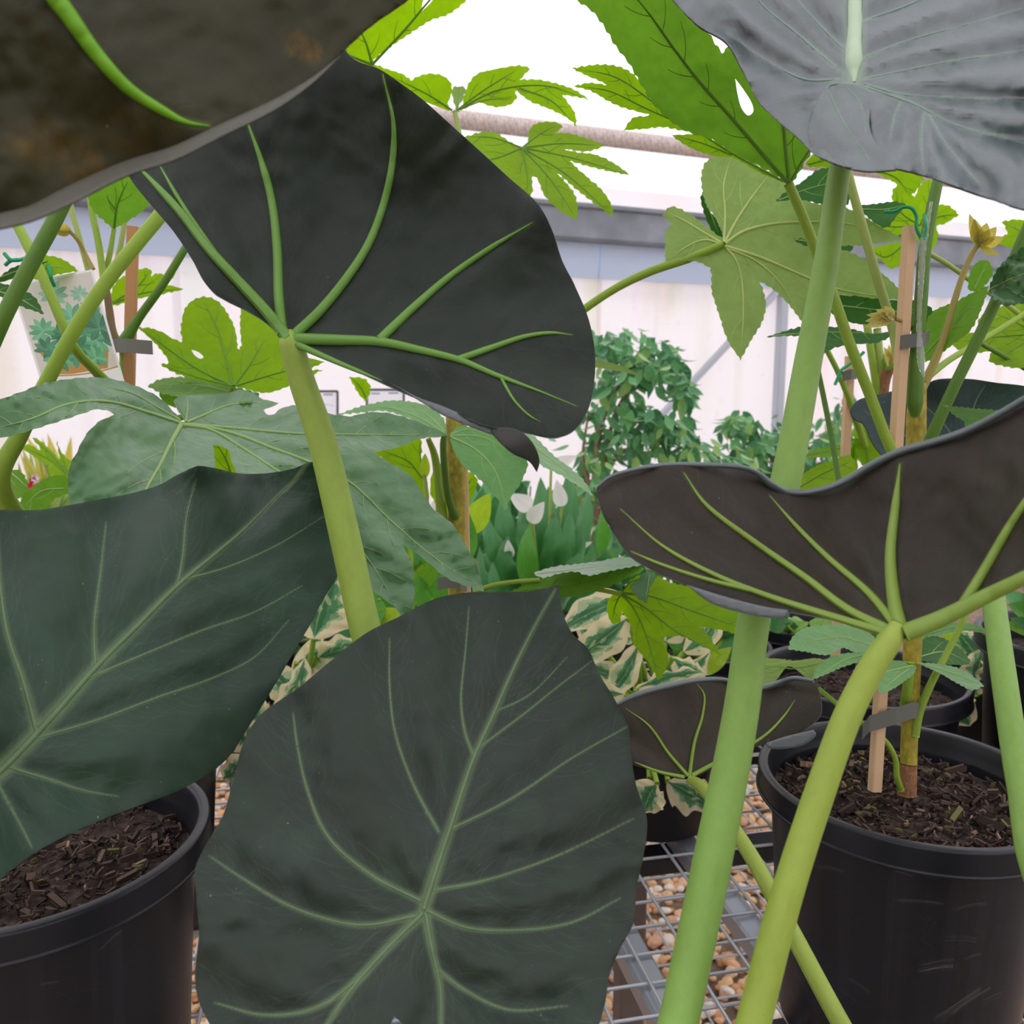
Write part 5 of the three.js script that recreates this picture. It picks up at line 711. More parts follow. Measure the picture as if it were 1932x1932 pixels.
// ---- right plant in the pot with bare bark soil
{
  const root = thing('fatsia_plant', 'fatsia on a stout trunk in the scuffed black pot, taped to a pale stake', 'plant', potAt(1712, 1462, 0.88));
  const H = P(1712, 1462, 0.88).y - BENCH, hs = pot(root, 0.15, H, { chips: 1500, soil: 0.035 });
  stem(root, 'trunk', [[1711, 1500, 0.88, 17], [1712, 1470, 0.88, 16.5], [1714, 1440, 0.88, 15.5]], M.bark, 'brown corky base of the trunk');
  stem(root, 'trunk', [[1714, 1444, 0.88, 15], [1716, 1380, 0.88, 15], [1719, 1300, 0.88, 15.5], [1722, 1200, 0.88, 17], [1724, 1100, 0.88, 17.5], [1726, 950, 0.88, 18], [1728, 850, 0.88, 18], [1729, 780, 0.88, 17.5], [1732, 720, 0.88, 15]], M.trunk);
  stem(root, 'leaf_stalk', [[1727, 785, 0.865, 8], [1726, 760, 0.86, 15], [1727, 720, 0.858, 15.5], [1731, 650, 0.857, 12.5], [1738, 560, 0.857, 12], [1745, 470, 0.857, 11.5], [1757, 400, 0.86, 11], [1772, 330, 0.865, 10]], M.fstemDark);
  stem(root, 'leaf_stalk', [[1706, 1330, 0.87, 8], [1712, 1300, 0.862, 9], [1718, 1250, 0.86, 8]], M.fstem);
  stem(root, 'leaf_stalk', [[1700, 1490, 0.868, 6], [1692, 1465, 0.862, 5.5], [1690, 1435, 0.86, 5], [1678, 1408, 0.858, 5], [1662, 1390, 0.86, 4.5], [1600, 1345, 0.89, 4.5], [1545, 1300, 0.93, 4.5]], M.fstem);
  stem(root, 'leaf_stalk', [[1727, 1390, 0.87, 7], [1735, 1345, 0.87, 7], [1752, 1300, 0.87, 7], [1785, 1235, 0.88, 6], [1815, 1175, 0.89, 6], [1830, 1130, 0.9, 6]], M.fstem);
  stakeFor(root, [1716, 428, 0.85], [1650, 1492, 0.855], 0.0112, M.stake);
  band(root, [[1699, 648, 0.865], [1699, 646, 0.842], [1728, 642, 0.838], [1744, 640, 0.845], [1752, 634, 0.865]], 0.0135, M.tape);
  band(root, [[1628, 1380, 0.85], [1640, 1366, 0.842], [1690, 1351, 0.845], [1722, 1340, 0.855], [1733, 1340, 0.87]], 0.017, M.tape);
  stem(root, 'leaf_stalk', [[1726, 905, 0.87, 12], [1690, 865, 0.85, 10], [1640, 742, 0.84, 10], [1602, 645, 0.83, 10], [1575, 567, 0.825, 10], [1545, 488, 0.82, 10], [1515, 410, 0.81, 9.5], [1487, 345, 0.80, 9]], M.fstem);
  stem(root, 'leaf_stalk', [[1727, 760, 0.89, 9], [1700, 700, 0.9, 8.5], [1684, 620, 0.91, 8.5], [1655, 525, 0.91, 8.5], [1628, 430, 0.91, 8.5], [1606, 350, 0.91, 8], [1590, 280, 0.91, 7]], M.fstemPale);
  stem(root, 'leaf_stalk', [[1738, 735, 0.88, 9], [1760, 690, 0.88, 8], [1780, 640, 0.88, 6.5], [1800, 570, 0.88, 6], [1820, 510, 0.88, 5.5], [1836, 475, 0.88, 5], [1845, 462, 0.88, 4.5]], M.fstemOlive);
  stem(root, 'leaf_stalk', [[1735, 880, 0.87, 12], [1757, 825, 0.84, 11], [1800, 730, 0.82, 10.5], [1842, 645, 0.81, 10.5], [1885, 555, 0.80, 10.5], [1932, 445, 0.79, 10.5], [1985, 330, 0.78, 10]], M.fstemDark);
  stem(root, 'leaf_stalk', [[1740, 720, 0.89, 7], [1790, 680, 0.93, 6], [1860, 638, 0.97, 5.5], [1940, 588, 1.0, 5.5], [2000, 550, 1.02, 5]], M.fstem);
  stem(root, 'leaf_stalk', [[1845, 645, 0.96, 4], [1890, 670, 0.97, 4.5], [1945, 702, 0.98, 4.5]], M.fstemDark);
  stem(root, 'leaf_stalk', [[1746, 474, 1.0, 4.5], [1790, 500, 1.0, 4.5], [1835, 532, 1.0, 4.5], [1900, 575, 1.0, 4.5], [1950, 615, 1.0, 4.5]], M.fstemPale);
  stem(root, 'leaf_stalk', [[1510, 560, 1.0, 4], [1530, 640, 1.0, 4.5], [1552, 740, 0.99, 5], [1575, 860, 0.98, 5.5], [1590, 960, 0.97, 6]], M.fstemDark);
  // twist tie and the clear tag sleeve it holds
  const tip = (pts, r) => tube(new THREE.CatmullRomCurve3(pts.map((p) => P(...p))).getPoints(24), Array(25).fill(r), 6);
  put(root, 'tie', mergeGeometries([tip([[1668, 400, 0.85], [1690, 399, 0.845], [1705, 391, 0.84], [1720, 393, 0.838], [1729, 408, 0.838], [1729, 430, 0.838], [1738, 450, 0.84]], 0.0018), tip([[1744, 452, 0.84], [1747, 425, 0.84], [1744, 405, 0.85]], 0.0018)]), M.tie);
  leaf(root, { name: 'tag_sleeve', out: [[1737, 452, 1], [1745, 430], [1752, 400], [1757, 380, 1], [1760, 382, 1], [1752, 440], [1746, 500], [1741, 560], [1740, 620], [1746, 690], [1744, 712, 1], [1734, 690], [1731, 640], [1733, 560]], d: [[1745, 400, 0.838], [1735, 600, 0.832], [1744, 712, 0.835]], sp: 6, th: 0.0012, mats: [M.clear, M.clear] });
  // large backlit leaf overhead
  fat(root, {
    label: 'large translucent green leaf seen from below', mats: M.mid, veinMat: M.veinDark, teeth: [4, 24], quilt: [0.004, 30], twigs: [34, 70],
    d: [[1487, 345, 0.80], [1090, 0, 0.70], [1560, 100, 0.76], [1300, 120, 0.77], [1330, 255, 0.79]],
    out: [[1030, -70, 1], [1086, -2], [1118, 22], [1147, 62], [1160, 85], [1187, 120], [1209, 159], [1238, 203], [1270, 232], [1300, 250], [1341, 263], [1384, 290], [1449, 322], [1486, 347, 1], [1500, 337], [1522, 301], [1545, 270], [1575, 200], [1565, 110], [1500, 50], [1395, 72], [1362, 100, 1], [1345, 75], [1328, 47], [1285, 10], [1240, -30], [1150, -90]],
    holes: [[[1387, 148, 1], [1402, 168], [1419, 196], [1421, 211], [1412, 218], [1400, 206], [1392, 180]]],
    veins: [[[[1486, 344], [1440, 292], [1380, 222], [1320, 155], [1270, 90], [1220, 20], [1160, -50]], 4, 1.5], [[[1489, 344], [1482, 280], [1475, 200], [1468, 120], [1450, 70]], 4, 1.5], [[[1492, 344], [1515, 302], [1550, 255]], 3, 1.5]],
  });
  fat(root, { mats: M.young, veinMat: M.veinDark, d: [[1484, 347, 0.83], [1078, 129, 0.86], [1266, 255, 0.88], [1176, 246, 0.87]], out: [[1078, 129, 1], [1125, 122], [1165, 125], [1195, 140], [1240, 200], [1300, 240], [1384, 288], [1484, 346, 1], [1430, 324], [1384, 298], [1341, 293], [1297, 276], [1266, 255, 1], [1312, 251], [1284, 246], [1250, 240], [1220, 243], [1176, 246, 1], [1195, 222], [1226, 218], [1180, 205], [1150, 192], [1115, 172], [1082, 163, 1], [1112, 156], [1145, 160], [1112, 145]], veins: [[[[1478, 342], [1380, 288], [1250, 205], [1160, 145], [1090, 131]], 2.2, 0.8], [[[1300, 240], [1220, 205], [1150, 172], [1095, 163]], 1.6, 0.7], [[[1380, 292], [1330, 272], [1275, 256]], 1.6, 0.7]] });
  fat(root, { mats: M.young, veinMat: M.veinDark, d: 0.93, out: [[1520, 312], [1545, 285], [1580, 290], [1620, 300], [1600, 318], [1560, 316]], veins: [[[[1525, 310], [1570, 300], [1612, 303]], 1.6, 0.7]] });
  fat(root, { mats: M.deep, d: [[1465, 380, 0.98], [1560, 320, 0.98], [1560, 385, 0.96]], out: [[1464, 380, 1], [1478, 365], [1510, 345], [1545, 320], [1580, 318], [1600, 350], [1600, 385], [1555, 386], [1515, 378]], veins: [[[[1470, 378], [1520, 358], [1590, 340]], 1.6, 0.7]] });
  // dark leaves round the stake
  fat(root, { mats: M.deep, d: [[1446, 636, 0.93], [1678, 627, 0.96], [1551, 668, 0.9]], out: [[1446, 636, 1], [1486, 623], [1515, 616], [1558, 616], [1602, 620], [1645, 629], [1690, 626], [1660, 645], [1612, 650], [1576, 656], [1551, 668, 1], [1555, 640], [1507, 634]], veins: [[[[1455, 634], [1550, 627], [1680, 630]], 1.6, 0.7]] });
  fat(root, { mats: M.deep, d: 0.97, out: [[1560, 562], [1631, 560], [1685, 566], [1736, 568], [1762, 590], [1738, 618], [1667, 614], [1612, 610], [1574, 596]], veins: [[[[1570, 575], [1660, 585], [1750, 592]], 1.6, 0.7]] });
  fat(root, { mats: M.deep, d: [[1600, 400, 0.97], [1700, 393, 0.95], [1610, 440, 0.95]], out: [[1618, 390], [1650, 385], [1690, 380], [1710, 386, 1], [1690, 410], [1672, 430], [1640, 412]], veins: [[[[1625, 395], [1670, 395], [1705, 388]], 1.4, 0.7]] });
  fat(root, { mats: M.mid, d: [[1745, 680, 0.9], [1865, 540, 0.86], [1800, 570, 0.9]], out: [[1740, 682], [1746, 612], [1760, 588], [1800, 570], [1835, 552], [1866, 538, 1], [1852, 582], [1832, 622], [1795, 652], [1760, 678]], veins: [[[[1745, 670], [1800, 610], [1860, 545]], 2, 0.8]] });
  fat(root, { mats: M.young, veinMat: M.veinDark, d: 1.15, out: [[1640, 319, 1], [1690, 316], [1740, 330], [1736, 350], [1717, 372, 1], [1695, 350], [1665, 332]], veins: [[[[1645, 320], [1690, 335], [1715, 368]], 1.6, 0.7]] });
  fat(root, { mats: M.young, veinMat: M.veinDark, d: 1.2, out: [[1685, 358], [1702, 345], [1726, 372, 1], [1736, 350], [1753, 338], [1762, 360], [1766, 386, 1], [1790, 388], [1810, 405, 1], [1785, 421], [1766, 426, 1], [1770, 446], [1760, 470], [1745, 476], [1732, 455, 1], [1705, 442], [1680, 450], [1660, 433], [1636, 420, 1], [1690, 400, 1], [1683, 376]], veins: [[[[1735, 425], [1700, 400], [1690, 360]], 1.6, 0.7], [[[1735, 425], [1752, 390], [1752, 345]], 1.6, 0.7], [[[1735, 425], [1775, 408], [1805, 405]], 1.6, 0.7], [[[1735, 425], [1690, 428], [1650, 424]], 1.6, 0.7]] });
  fat(root, { mats: M.young, veinMat: M.veinDark, d: 1.18, out: [[1640, 470], [1670, 462], [1702, 458], [1712, 476], [1698, 500], [1680, 508, 1], [1664, 492]], veins: [[[[1702, 465], [1670, 485], [1645, 472]], 1.6, 0.7]] });
  fat(root, { mats: M.young, veinMat: M.veinDark, d: [[1800, 650, 1.02], [1960, 620, 1.0], [1900, 575, 1.05]], out: [[1798, 652], [1810, 630], [1840, 626], [1848, 600], [1870, 584], [1905, 574], [1940, 568], [1975, 600], [1970, 680], [1930, 694], [1898, 692], [1866, 680], [1872, 662, 1], [1832, 666]], veins: [[[[1960, 630], [1890, 635], [1810, 645]], 2, 0.8], [[[1955, 635], [1910, 660], [1880, 680]], 2, 0.8], [[[1955, 628], [1910, 605], [1880, 592]], 2, 0.8]] });
  fat(root, { label: 'crinkled dark leaf', mats: M.mature, d: [[1866, 540, 0.80], [1980, 460, 0.74], [1980, 580, 0.74], [1900, 500, 0.79]], quilt: [-0.008, 12], wave: [0.03, 22], sp: 7, out: [[1866, 542, 1], [1880, 510], [1900, 488], [1932, 465], [1990, 445], [2010, 540], [1980, 590], [1932, 573], [1895, 577], [1870, 560]], veins: [[[[1868, 545], [1910, 525], [1990, 500]], 2, 1], [[[1890, 535], [1920, 555], [1960, 570]], 1.4, 0.7], [[[1890, 530], [1910, 500], [1950, 475]], 1.4, 0.7]] });
  fat(root, { mats: M.mid, d: 0.92, out: [[1828, 548], [1830, 516], [1843, 495], [1862, 491], [1874, 512], [1864, 532], [1846, 548]], veins: [[[[1838, 545], [1850, 520], [1862, 497]], 1.4, 0.7]] });
  fat(root, { mats: M.young, d: 1.05, out: [[1890, 418, 1], [1920, 414], [1965, 428], [1955, 475], [1915, 470], [1878, 455], [1900, 440]], veins: [[[[1960, 450], [1925, 435], [1895, 420]], 1.4, 0.7]] });
  // unfolding young leaves
  [[1630, 618, 7], [1632, 606, 6], [1634, 594, 5], [1652, 584, 6], [1668, 577, 6]].forEach(([x, y, w], k) => lance(root, 'bud_leaf', [1688, 600, 0.84], [x, y, 0.82], 1.7 * w, M.bud, { bow: 5 - 2 * k, turn: 0.3 * (k - 2), fold: 0.5 }));
  stem(root, 'bud_stalk', [[1722, 622, 0.865, 4], [1705, 608, 0.85, 4], [1688, 600, 0.84, 4]], M.fstemOlive);
  [[1829, 403, 6], [1838, 412, 7], [1862, 420, 8], [1880, 428, 8], [1897, 447, 8], [1886, 482, 6]].forEach(([x, y, w], k) => lance(root, 'bud_leaf', [1846, 462, 0.88], [x, y, 0.86], 1.7 * w, M.bud, { bow: 3 - k, turn: 0.3 * (k - 2), fold: 0.4 }));
  // leaves low on the trunk
  const low = { twigs: [24, 40], teeth: [2.4, 11], sp: 8 };
  fat(root, { ...low, mats: M.fresh, d: [[1488, 1224, 0.86], [1660, 1225, 0.9], [1570, 1178, 0.94]], out: [[1487, 1225, 1], [1494, 1203], [1517, 1185], [1550, 1180], [1587, 1178], [1620, 1184], [1645, 1198], [1662, 1225], [1629, 1236], [1590, 1223], [1561, 1236], [1520, 1230]], veins: [[[[1655, 1222], [1590, 1203], [1500, 1215]], 2, 0.8], [[[1620, 1212], [1570, 1190]], 1.5, 0.7]] });
  fat(root, { ...low, mats: M.fresh, d: [[1533, 1282, 0.82], [1660, 1230, 0.88], [1590, 1245, 0.86]], out: [[1532, 1283, 1], [1543, 1258], [1569, 1238], [1613, 1231], [1658, 1228], [1639, 1242], [1587, 1260], [1560, 1272]], veins: [[[[1655, 1230], [1595, 1245], [1540, 1278]], 1.8, 0.8]] });
  fat(root, { ...low, mats: M.fresh, d: [[1720, 1255, 0.86], [1612, 1290, 0.80], [1670, 1306, 0.79], [1660, 1250, 0.85]], out: [[1610, 1270], [1618, 1255], [1652, 1247], [1691, 1246], [1724, 1252], [1728, 1264], [1711, 1282], [1686, 1299], [1665, 1308], [1652, 1299], [1634, 1291], [1613, 1300]], veins: [[[[1722, 1256], [1670, 1268], [1618, 1285]], 2, 0.8], [[[1715, 1262], [1690, 1280], [1668, 1300]], 1.6, 0.8]] });
  fat(root, { ...low, mats: M.fresh, d: [[1727, 1250, 0.87], [1857, 1294, 0.82], [1790, 1262, 0.86]], out: [[1727, 1250, 1], [1768, 1252], [1807, 1260], [1836, 1276], [1857, 1294, 1], [1836, 1302], [1807, 1290], [1776, 1272]], veins: [[[[1730, 1251], [1790, 1268], [1852, 1293]], 1.8, 0.8]] });
  fat(root, { ...low, mats: M.deep, d: [[1730, 1240, 0.9], [1829, 1250, 0.94], [1765, 1200, 0.96]], out: [[1728, 1241], [1735, 1210], [1763, 1200], [1794, 1211], [1820, 1232], [1831, 1251], [1794, 1254], [1757, 1249]], veins: [[[[1732, 1240], [1780, 1230], [1825, 1248]], 1.6, 0.7]] });
  fat(root, { ...low, mats: M.fresh, d: [[1830, 1190, 0.9], [1760, 1200, 0.96], [1790, 1175, 0.95]], out: [[1730, 1205], [1760, 1188], [1800, 1175], [1845, 1180], [1870, 1196], [1820, 1190], [1775, 1198]], veins: [[[[1740, 1200], [1800, 1184], [1860, 1190]], 1.4, 0.7]] });
  fat(root, { ...low, mats: M.young, veinMat: M.veinDark, d: [[1435, 1270, 0.95], [1555, 1248, 0.97], [1490, 1246, 1.0]], out: [[1425, 1246], [1470, 1243], [1500, 1246], [1540, 1242], [1560, 1248], [1545, 1268], [1530, 1282], [1500, 1262], [1487, 1257], [1462, 1285], [1430, 1298]], veins: [[[[1492, 1262], [1460, 1258], [1430, 1265]], 1.8, 0.8], [[[1492, 1262], [1525, 1258], [1552, 1250]], 1.8, 0.8]] });
  fat(root, { ...low, mats: M.fresh, d: [[1800, 775, 0.7], [1940, 770, 0.66], [1870, 790, 0.7]], out: [[1778, 764, 1], [1815, 768], [1860, 772], [1910, 774], [1960, 760], [1960, 830], [1880, 830], [1825, 812], [1818, 795], [1802, 785]], veins: [[[[1780, 765], [1860, 782], [1950, 790]], 1.6, 0.7]] });
}
// ---- second row, right
{
  const root = thing('fatsia_plant', 'fatsia in the second row pot with a slim stake and a hanging clear tag', 'plant', potAt(1625, 1268, 1.26));
  const hs = pot(root, 0.15, P(1620, 1268, 1.26).y - BENCH, { chips: 500 }), soil = root.position.clone().setY(BENCH + hs - 0.02);
  stem(root, 'trunk', [seen(soil, 12), [1640, 1100, 1.25, 13], [1650, 900, 1.24, 13], [1660, 780, 1.23, 13], [1668, 715, 1.22, 12], [1680, 690, 1.21, 10]], M.bark);
  stem(root, 'leaf_stalk', [[1662, 770, 1.23, 10], [1650, 700, 1.22, 8], [1640, 640, 1.22, 7], [1628, 560, 1.22, 7]], M.fstem);
  stem(root, 'leaf_stalk', [[1664, 770, 1.23, 10], [1661, 700, 1.22, 8], [1655, 620, 1.22, 7]], M.fstemPale);
  stem(root, 'leaf_stalk', [[1650, 900, 1.23, 8], [1612, 780, 1.2, 6], [1580, 700, 1.18, 5], [1560, 660, 1.17, 5]], M.fstem);
  fat(root, { mats: M.mid, d: 1.2, out: [[1664, 688], [1668, 668], [1680, 655], [1692, 668], [1690, 690], [1676, 698]], veins: [[[[1672, 695], [1678, 662]], 1.4, 0.7]] });
  [[1668, 655], [1677, 650], [1686, 656], [1672, 672]].forEach(([x, y], k) => lance(root, 'bud_leaf', [1678, 690, 1.2], [x, y, 1.18], 1.7 * 4, M.bud, { bow: 2 - k, turn: 0.3 * k }));
  stakeFor(root, [1604, 672, 1.19], [1575, 1255, 1.27], 0.0115, M.stake);
  band(root, [[1583, 712, 1.19], [1590, 710, 1.18], [1606, 706, 1.178], [1616, 706, 1.185]], 0.014, M.tape);
  const tip = (pts, r) => tube(new THREE.CatmullRomCurve3(pts.map((p) => P(...p))).getPoints(24), Array(25).fill(r), 6);
  put(root, 'tie', mergeGeometries([tip([[1630, 664, 1.17], [1615, 678, 1.17], [1598, 690, 1.17], [1586, 700, 1.17], [1580, 715, 1.17], [1575, 726, 1.17]], 0.0022)]), M.tie);
  leaf(root, { name: 'tag_sleeve', out: [[1573, 722, 1], [1578, 724, 1], [1562, 790], [1545, 840], [1530, 873, 1], [1531, 860], [1550, 800]], d: 1.165, sp: 6, th: 0.001, mats: [M.clear, M.clear] });
  fat(root, { mats: M.young, veinMat: M.veinDark, d: [[1500, 925, 1.2], [1610, 850, 1.18], [1560, 870, 1.2]], out: [[1495, 935], [1510, 900], [1535, 882], [1570, 868], [1605, 860], [1615, 890], [1590, 925], [1540, 935]], veins: [[[[1500, 925], [1550, 895], [1608, 870]], 2, 0.8]] });
  fat(root, { mats: M.mid, d: [[1520, 860, 1.24], [1640, 820, 1.22], [1570, 845, 1.24]], out: [[1512, 862], [1530, 850], [1570, 842], [1610, 830], [1642, 822], [1620, 850], [1570, 862]], veins: [[[[1515, 860], [1570, 850], [1630, 830]], 1.6, 0.7]] });
  fat(root, { mats: M.young, veinMat: M.veinDark, d: [[1615, 840, 1.22], [1640, 760, 1.25], [1650, 860, 1.2]], out: [[1612, 800], [1625, 770], [1640, 790], [1655, 830], [1660, 870], [1630, 880], [1615, 850]], veins: [[[[1640, 875], [1632, 820], [1625, 780]], 1.8, 0.8]] });
  fat(root, { mats: M.young, veinMat: M.veinDark, d: 1.24, out: [[1600, 900], [1604, 850], [1612, 835], [1618, 860], [1612, 905]], veins: [[[[1608, 900], [1611, 840]], 1.4, 0.7]] });
}

// ---------------------------------------------------------------- plants farther back
function smallPot(root, R, H, label) { return pot(root, R, H, { mat: M.black, label }); }
// variegated plants: cream edged leaves on green stalks
function variegated(label, base, R, leaves, lean) {
  const root = thing('variegated_plant', label, 'plant', base), hs = smallPot(root, R, 0.2), c = root.position.clone().setY(BENCH + hs);
  for (const [x0, y0, x1, y1, d, hw, mat, opt] of leaves) {
    const b = seen(c.clone().add(V3(rr(-0.03, 0.03), 0, rr(-0.03, 0.03))), 4);
    stem(root, 'leaf_stalk', [b, [(b[0] + x0) / 2 + lean, (b[1] + y0) / 2, (b[2] + d) / 2, 5], [x0, y0, d, 5]], M.fstem);
    lance(root, 'leaf', [x0, y0, d], [x1, y1, d + 0.01], hw, mat, { wavy: 0.35, n: 20, ...opt });
  }
  return root;
}
const [va, vb, vc] = M.var;
variegated('cream and green variegated plant under the lobed lime leaf', potAt(1235, 1420, 1.34), 0.11, [
  [1190, 1130, 1050, 1195, 1.3, 33, va, { bow: 8, turn: 0.3 }], [1185, 1165, 1065, 1245, 1.27, 36, vb, { bow: -8, turn: -0.2 }], [1215, 1190, 1115, 1180, 1.3, 24, vc, { bow: 5, turn: 0.5 }], [1205, 1215, 1120, 1330, 1.24, 26, va, { bow: -14, turn: 0.3 }],
  [1250, 1195, 1160, 1215, 1.33, 21, vb, { bow: 6, turn: 0.7 }], [1270, 1240, 1330, 1270, 1.25, 24, vc, { bow: 6, turn: 0.5 }], [1200, 1300, 1330, 1268, 1.22, 26, va, { bow: -10, turn: 0.9 }], [1180, 1310, 1060, 1330, 1.2, 27, vb, { bow: 8, turn: -0.4 }],
  [1290, 1230, 1360, 1150, 1.34, 27, vc, { bow: 9, turn: 0.2 }], [1255, 1210, 1300, 1130, 1.38, 30, va, { bow: 4, turn: 0.4 }], [1150, 1240, 1080, 1165, 1.36, 27, vc, { bow: 5 }], [1240, 1480, 1215, 1535, 1.1, 36, va, { bow: 5, turn: 0.2 }], [1260, 1475, 1350, 1530, 1.15, 39, vb, { bow: -4, turn: 0.4 }], [1225, 1470, 1235, 1530, 1.14, 30, vc, { bow: 8 }],
  [1170, 1290, 1080, 1250, 1.28, 24, va, { bow: 6, turn: 0.5 }], [1190, 1330, 1120, 1280, 1.24, 24, vc, { bow: -6, turn: 0.2 }], [1230, 1320, 1180, 1250, 1.3, 22, vb, { bow: 6, turn: -0.3 }], [1260, 1310, 1250, 1225, 1.32, 22, va, { bow: 5, turn: 0.3 }], [1290, 1320, 1340, 1230, 1.3, 22, vb, { bow: -8, turn: 0.4 }], [1320, 1330, 1390, 1290, 1.28, 20, vc, { bow: 5, turn: 0.2 }], [1150, 1340, 1090, 1310, 1.2, 20, va, { turn: 0.6 }], [1310, 1270, 1380, 1220, 1.36, 18, M.lime, { bow: 4 }],
], -8);
variegated('cream edged variegated plant in the gap below the overlapping dark leaves', potAt(545, 1400, 1.32), 0.11, [
  [592, 1205, 640, 1080, 1.28, 66, vb, { bow: -8, turn: 0.2 }], [560, 1250, 640, 1215, 1.3, 30, va, { bow: 4, turn: 0.3 }], [600, 1240, 690, 1210, 1.3, 33, vc, { turn: 0.4 }], [548, 1330, 500, 1260, 1.2, 33, va, { bow: 10, turn: 0.2 }], [520, 1345, 575, 1240, 1.18, 30, vb, { bow: 12, turn: 0.5 }],
  [505, 1370, 455, 1330, 1.16, 39, va, { bow: -6, turn: 0.3 }], [480, 1400, 445, 1385, 1.14, 33, vc, { bow: 3 }], [560, 1300, 610, 1190, 1.33, 24, vc, { bow: -4 }], [470, 1450, 420, 1470, 1.12, 30, vb, { bow: 6, turn: 0.2 }],
], 6);
variegated('variegated cream and green plant behind the fatsia trunk by the right stem', potAt(1862, 1380, 1.5), 0.11, [
  [1845, 1250, 1800, 1190, 1.42, 36, va, { bow: 6 }], [1870, 1260, 1840, 1180, 1.44, 33, vb, { bow: -6, turn: 0.2 }], [1760, 1330, 1830, 1370, 1.38, 45, vc, { bow: -10, turn: 0.2 }], [1850, 1300, 1890, 1220, 1.4, 30, vc, { bow: 5, turn: 0.5 }], [1840, 1310, 1860, 1220, 1.4, 33, va, { bow: -4, turn: 0.3 }], [1800, 1330, 1760, 1290, 1.4, 30, va, { turn: 0.3 }],
  [1440, 1205, 1500, 1170, 1.75, 30, vb, { turn: 0.2 }], [1820, 1240, 1770, 1180, 1.44, 18, M.lime, { bow: 5 }],
], 4);
// peace lily
{
  const root = thing('peace_lily', 'peace lily with dark glossy blades and white spathes behind the lobed leaf', 'plant', potAt(1015, 1200, 1.7));
  const hs = smallPot(root, 0.12, 0.2), c = seen(root.position.clone().setY(BENCH + hs), 6);
  for (const [x, y, hw, dd, m, opt] of [[1000, 990, 22, 0.0, M.lilyLight, { bow: -10, turn: 0.1 }], [960, 1010, 24, 0.05, M.lily, { bow: -20, turn: 0.3 }], [930, 1060, 20, -0.05, M.lily, { bow: -24, turn: 0.5 }], [905, 1030, 22, 0.0, M.lily, { bow: -30, turn: 0.6 }], [890, 1085, 18, -0.1, M.lilyLight, { bow: -20, turn: 0.8 }], [1045, 955, 22, 0.06, M.lily, { bow: 8, turn: -0.2 }], [1075, 960, 20, 0.02, M.lily, { bow: 10, turn: -0.4 }], [1100, 1000, 22, 0.0, M.lily, { bow: 18, turn: -0.4 }], [1120, 1050, 22, -0.05, M.lily, { bow: 20, turn: -0.5 }], [1085, 1060, 18, -0.1, M.lily, { bow: 12, turn: -0.6 }], [985, 940, 24, 0.12, M.lily, { bow: -8, turn: 0.2 }], [1020, 900, 24, 0.15, M.lily, { bow: 4, turn: 0.0 }], [950, 930, 24, 0.15, M.lily, { bow: -14, turn: 0.3 }], [1075, 880, 24, 0.18, M.lily, { bow: 8, turn: -0.2 }], [1110, 920, 24, 0.16, M.lily, { bow: 14, turn: 0.2 }], [910, 960, 22, 0.1, M.lily, { bow: -10, turn: 0.2 }]]) { const bx = c[0] + rr(-14, 14), q = [bx + (x - bx) * 0.38 + rr(-8, 8), c[1] + (y - c[1]) * 0.42, c[2] + dd * 0.4]; stem(root, 'leaf_stalk', [[bx, c[1], c[2], 3.5], [...q, 3]], M.fstemDark); lance(root, 'leaf', q, [x, y, c[2] + dd - 0.05], hw * 0.95, m, { fold: 0.3, sag: -0.06, wavy: 0.2, n: 16, ...opt, turn: opt.turn + rr(-0.4, 0.4) }); }
  for (const [x0, y0, x1, y1, hw] of [[1002, 958, 960, 932, 17], [1000, 985, 1027, 946, 15], [962, 1052, 958, 1018, 10], [1075, 1042, 1118, 1022, 8], [1060, 955, 1050, 905, 14], [826, 975, 815, 945, 14], [1040, 880, 1090, 860, 12]]) {
    stem(root, 'flower_stalk', [[c[0], c[1], c[2], 3], [(c[0] + x0) / 2 + 6, (c[1] + y0) / 2, c[2], 3], [x0, y0, c[2] - 0.02, 2.5]], M.fstemPale);
    lance(root, 'spathe', [x0, y0, c[2] - 0.02], [x1, y1, c[2] - 0.05], hw, M.white, { fold: 0.45, shape: 0.7 });
  }
}
// lime leaved plant
{
  const root = thing('pothos_plant', 'bright lime leaved plant beside the yellow green trunk', 'plant', potAt(742, 1260, 1.5)), hs = smallPot(root, 0.1, 0.18), c = seen(root.position.clone().setY(BENCH + hs), 5);
  for (const [x0, y0, x1, y1, hw, m] of [[700, 1190, 760, 1150, 24, M.lime], [690, 1150, 740, 1200, 22, M.lime], [715, 1130, 700, 1190, 20, M.lilyLight], [790, 1110, 830, 1060, 22, M.mid], [800, 1150, 790, 1085, 18, M.lilyLight], [820, 1130, 850, 1090, 18, M.lilyLight], [880, 1010, 925, 930, 26, M.lime], [830, 1170, 790, 1200, 18, M.lime], [890, 1050, 880, 960, 16, M.lilyLight]]) { stem(root, 'leaf_stalk', [c, [(c[0] + x0) / 2, (c[1] + y0) / 2 + 8, 1.48, 4], [x0, y0, 1.46, 3.5]], M.fstem); lance(root, 'leaf', [x0, y0, 1.46], [x1, y1, 1.44], hw, m, { turn: rr(-0.4, 0.4), bow: rr(-5, 5) }); }
}
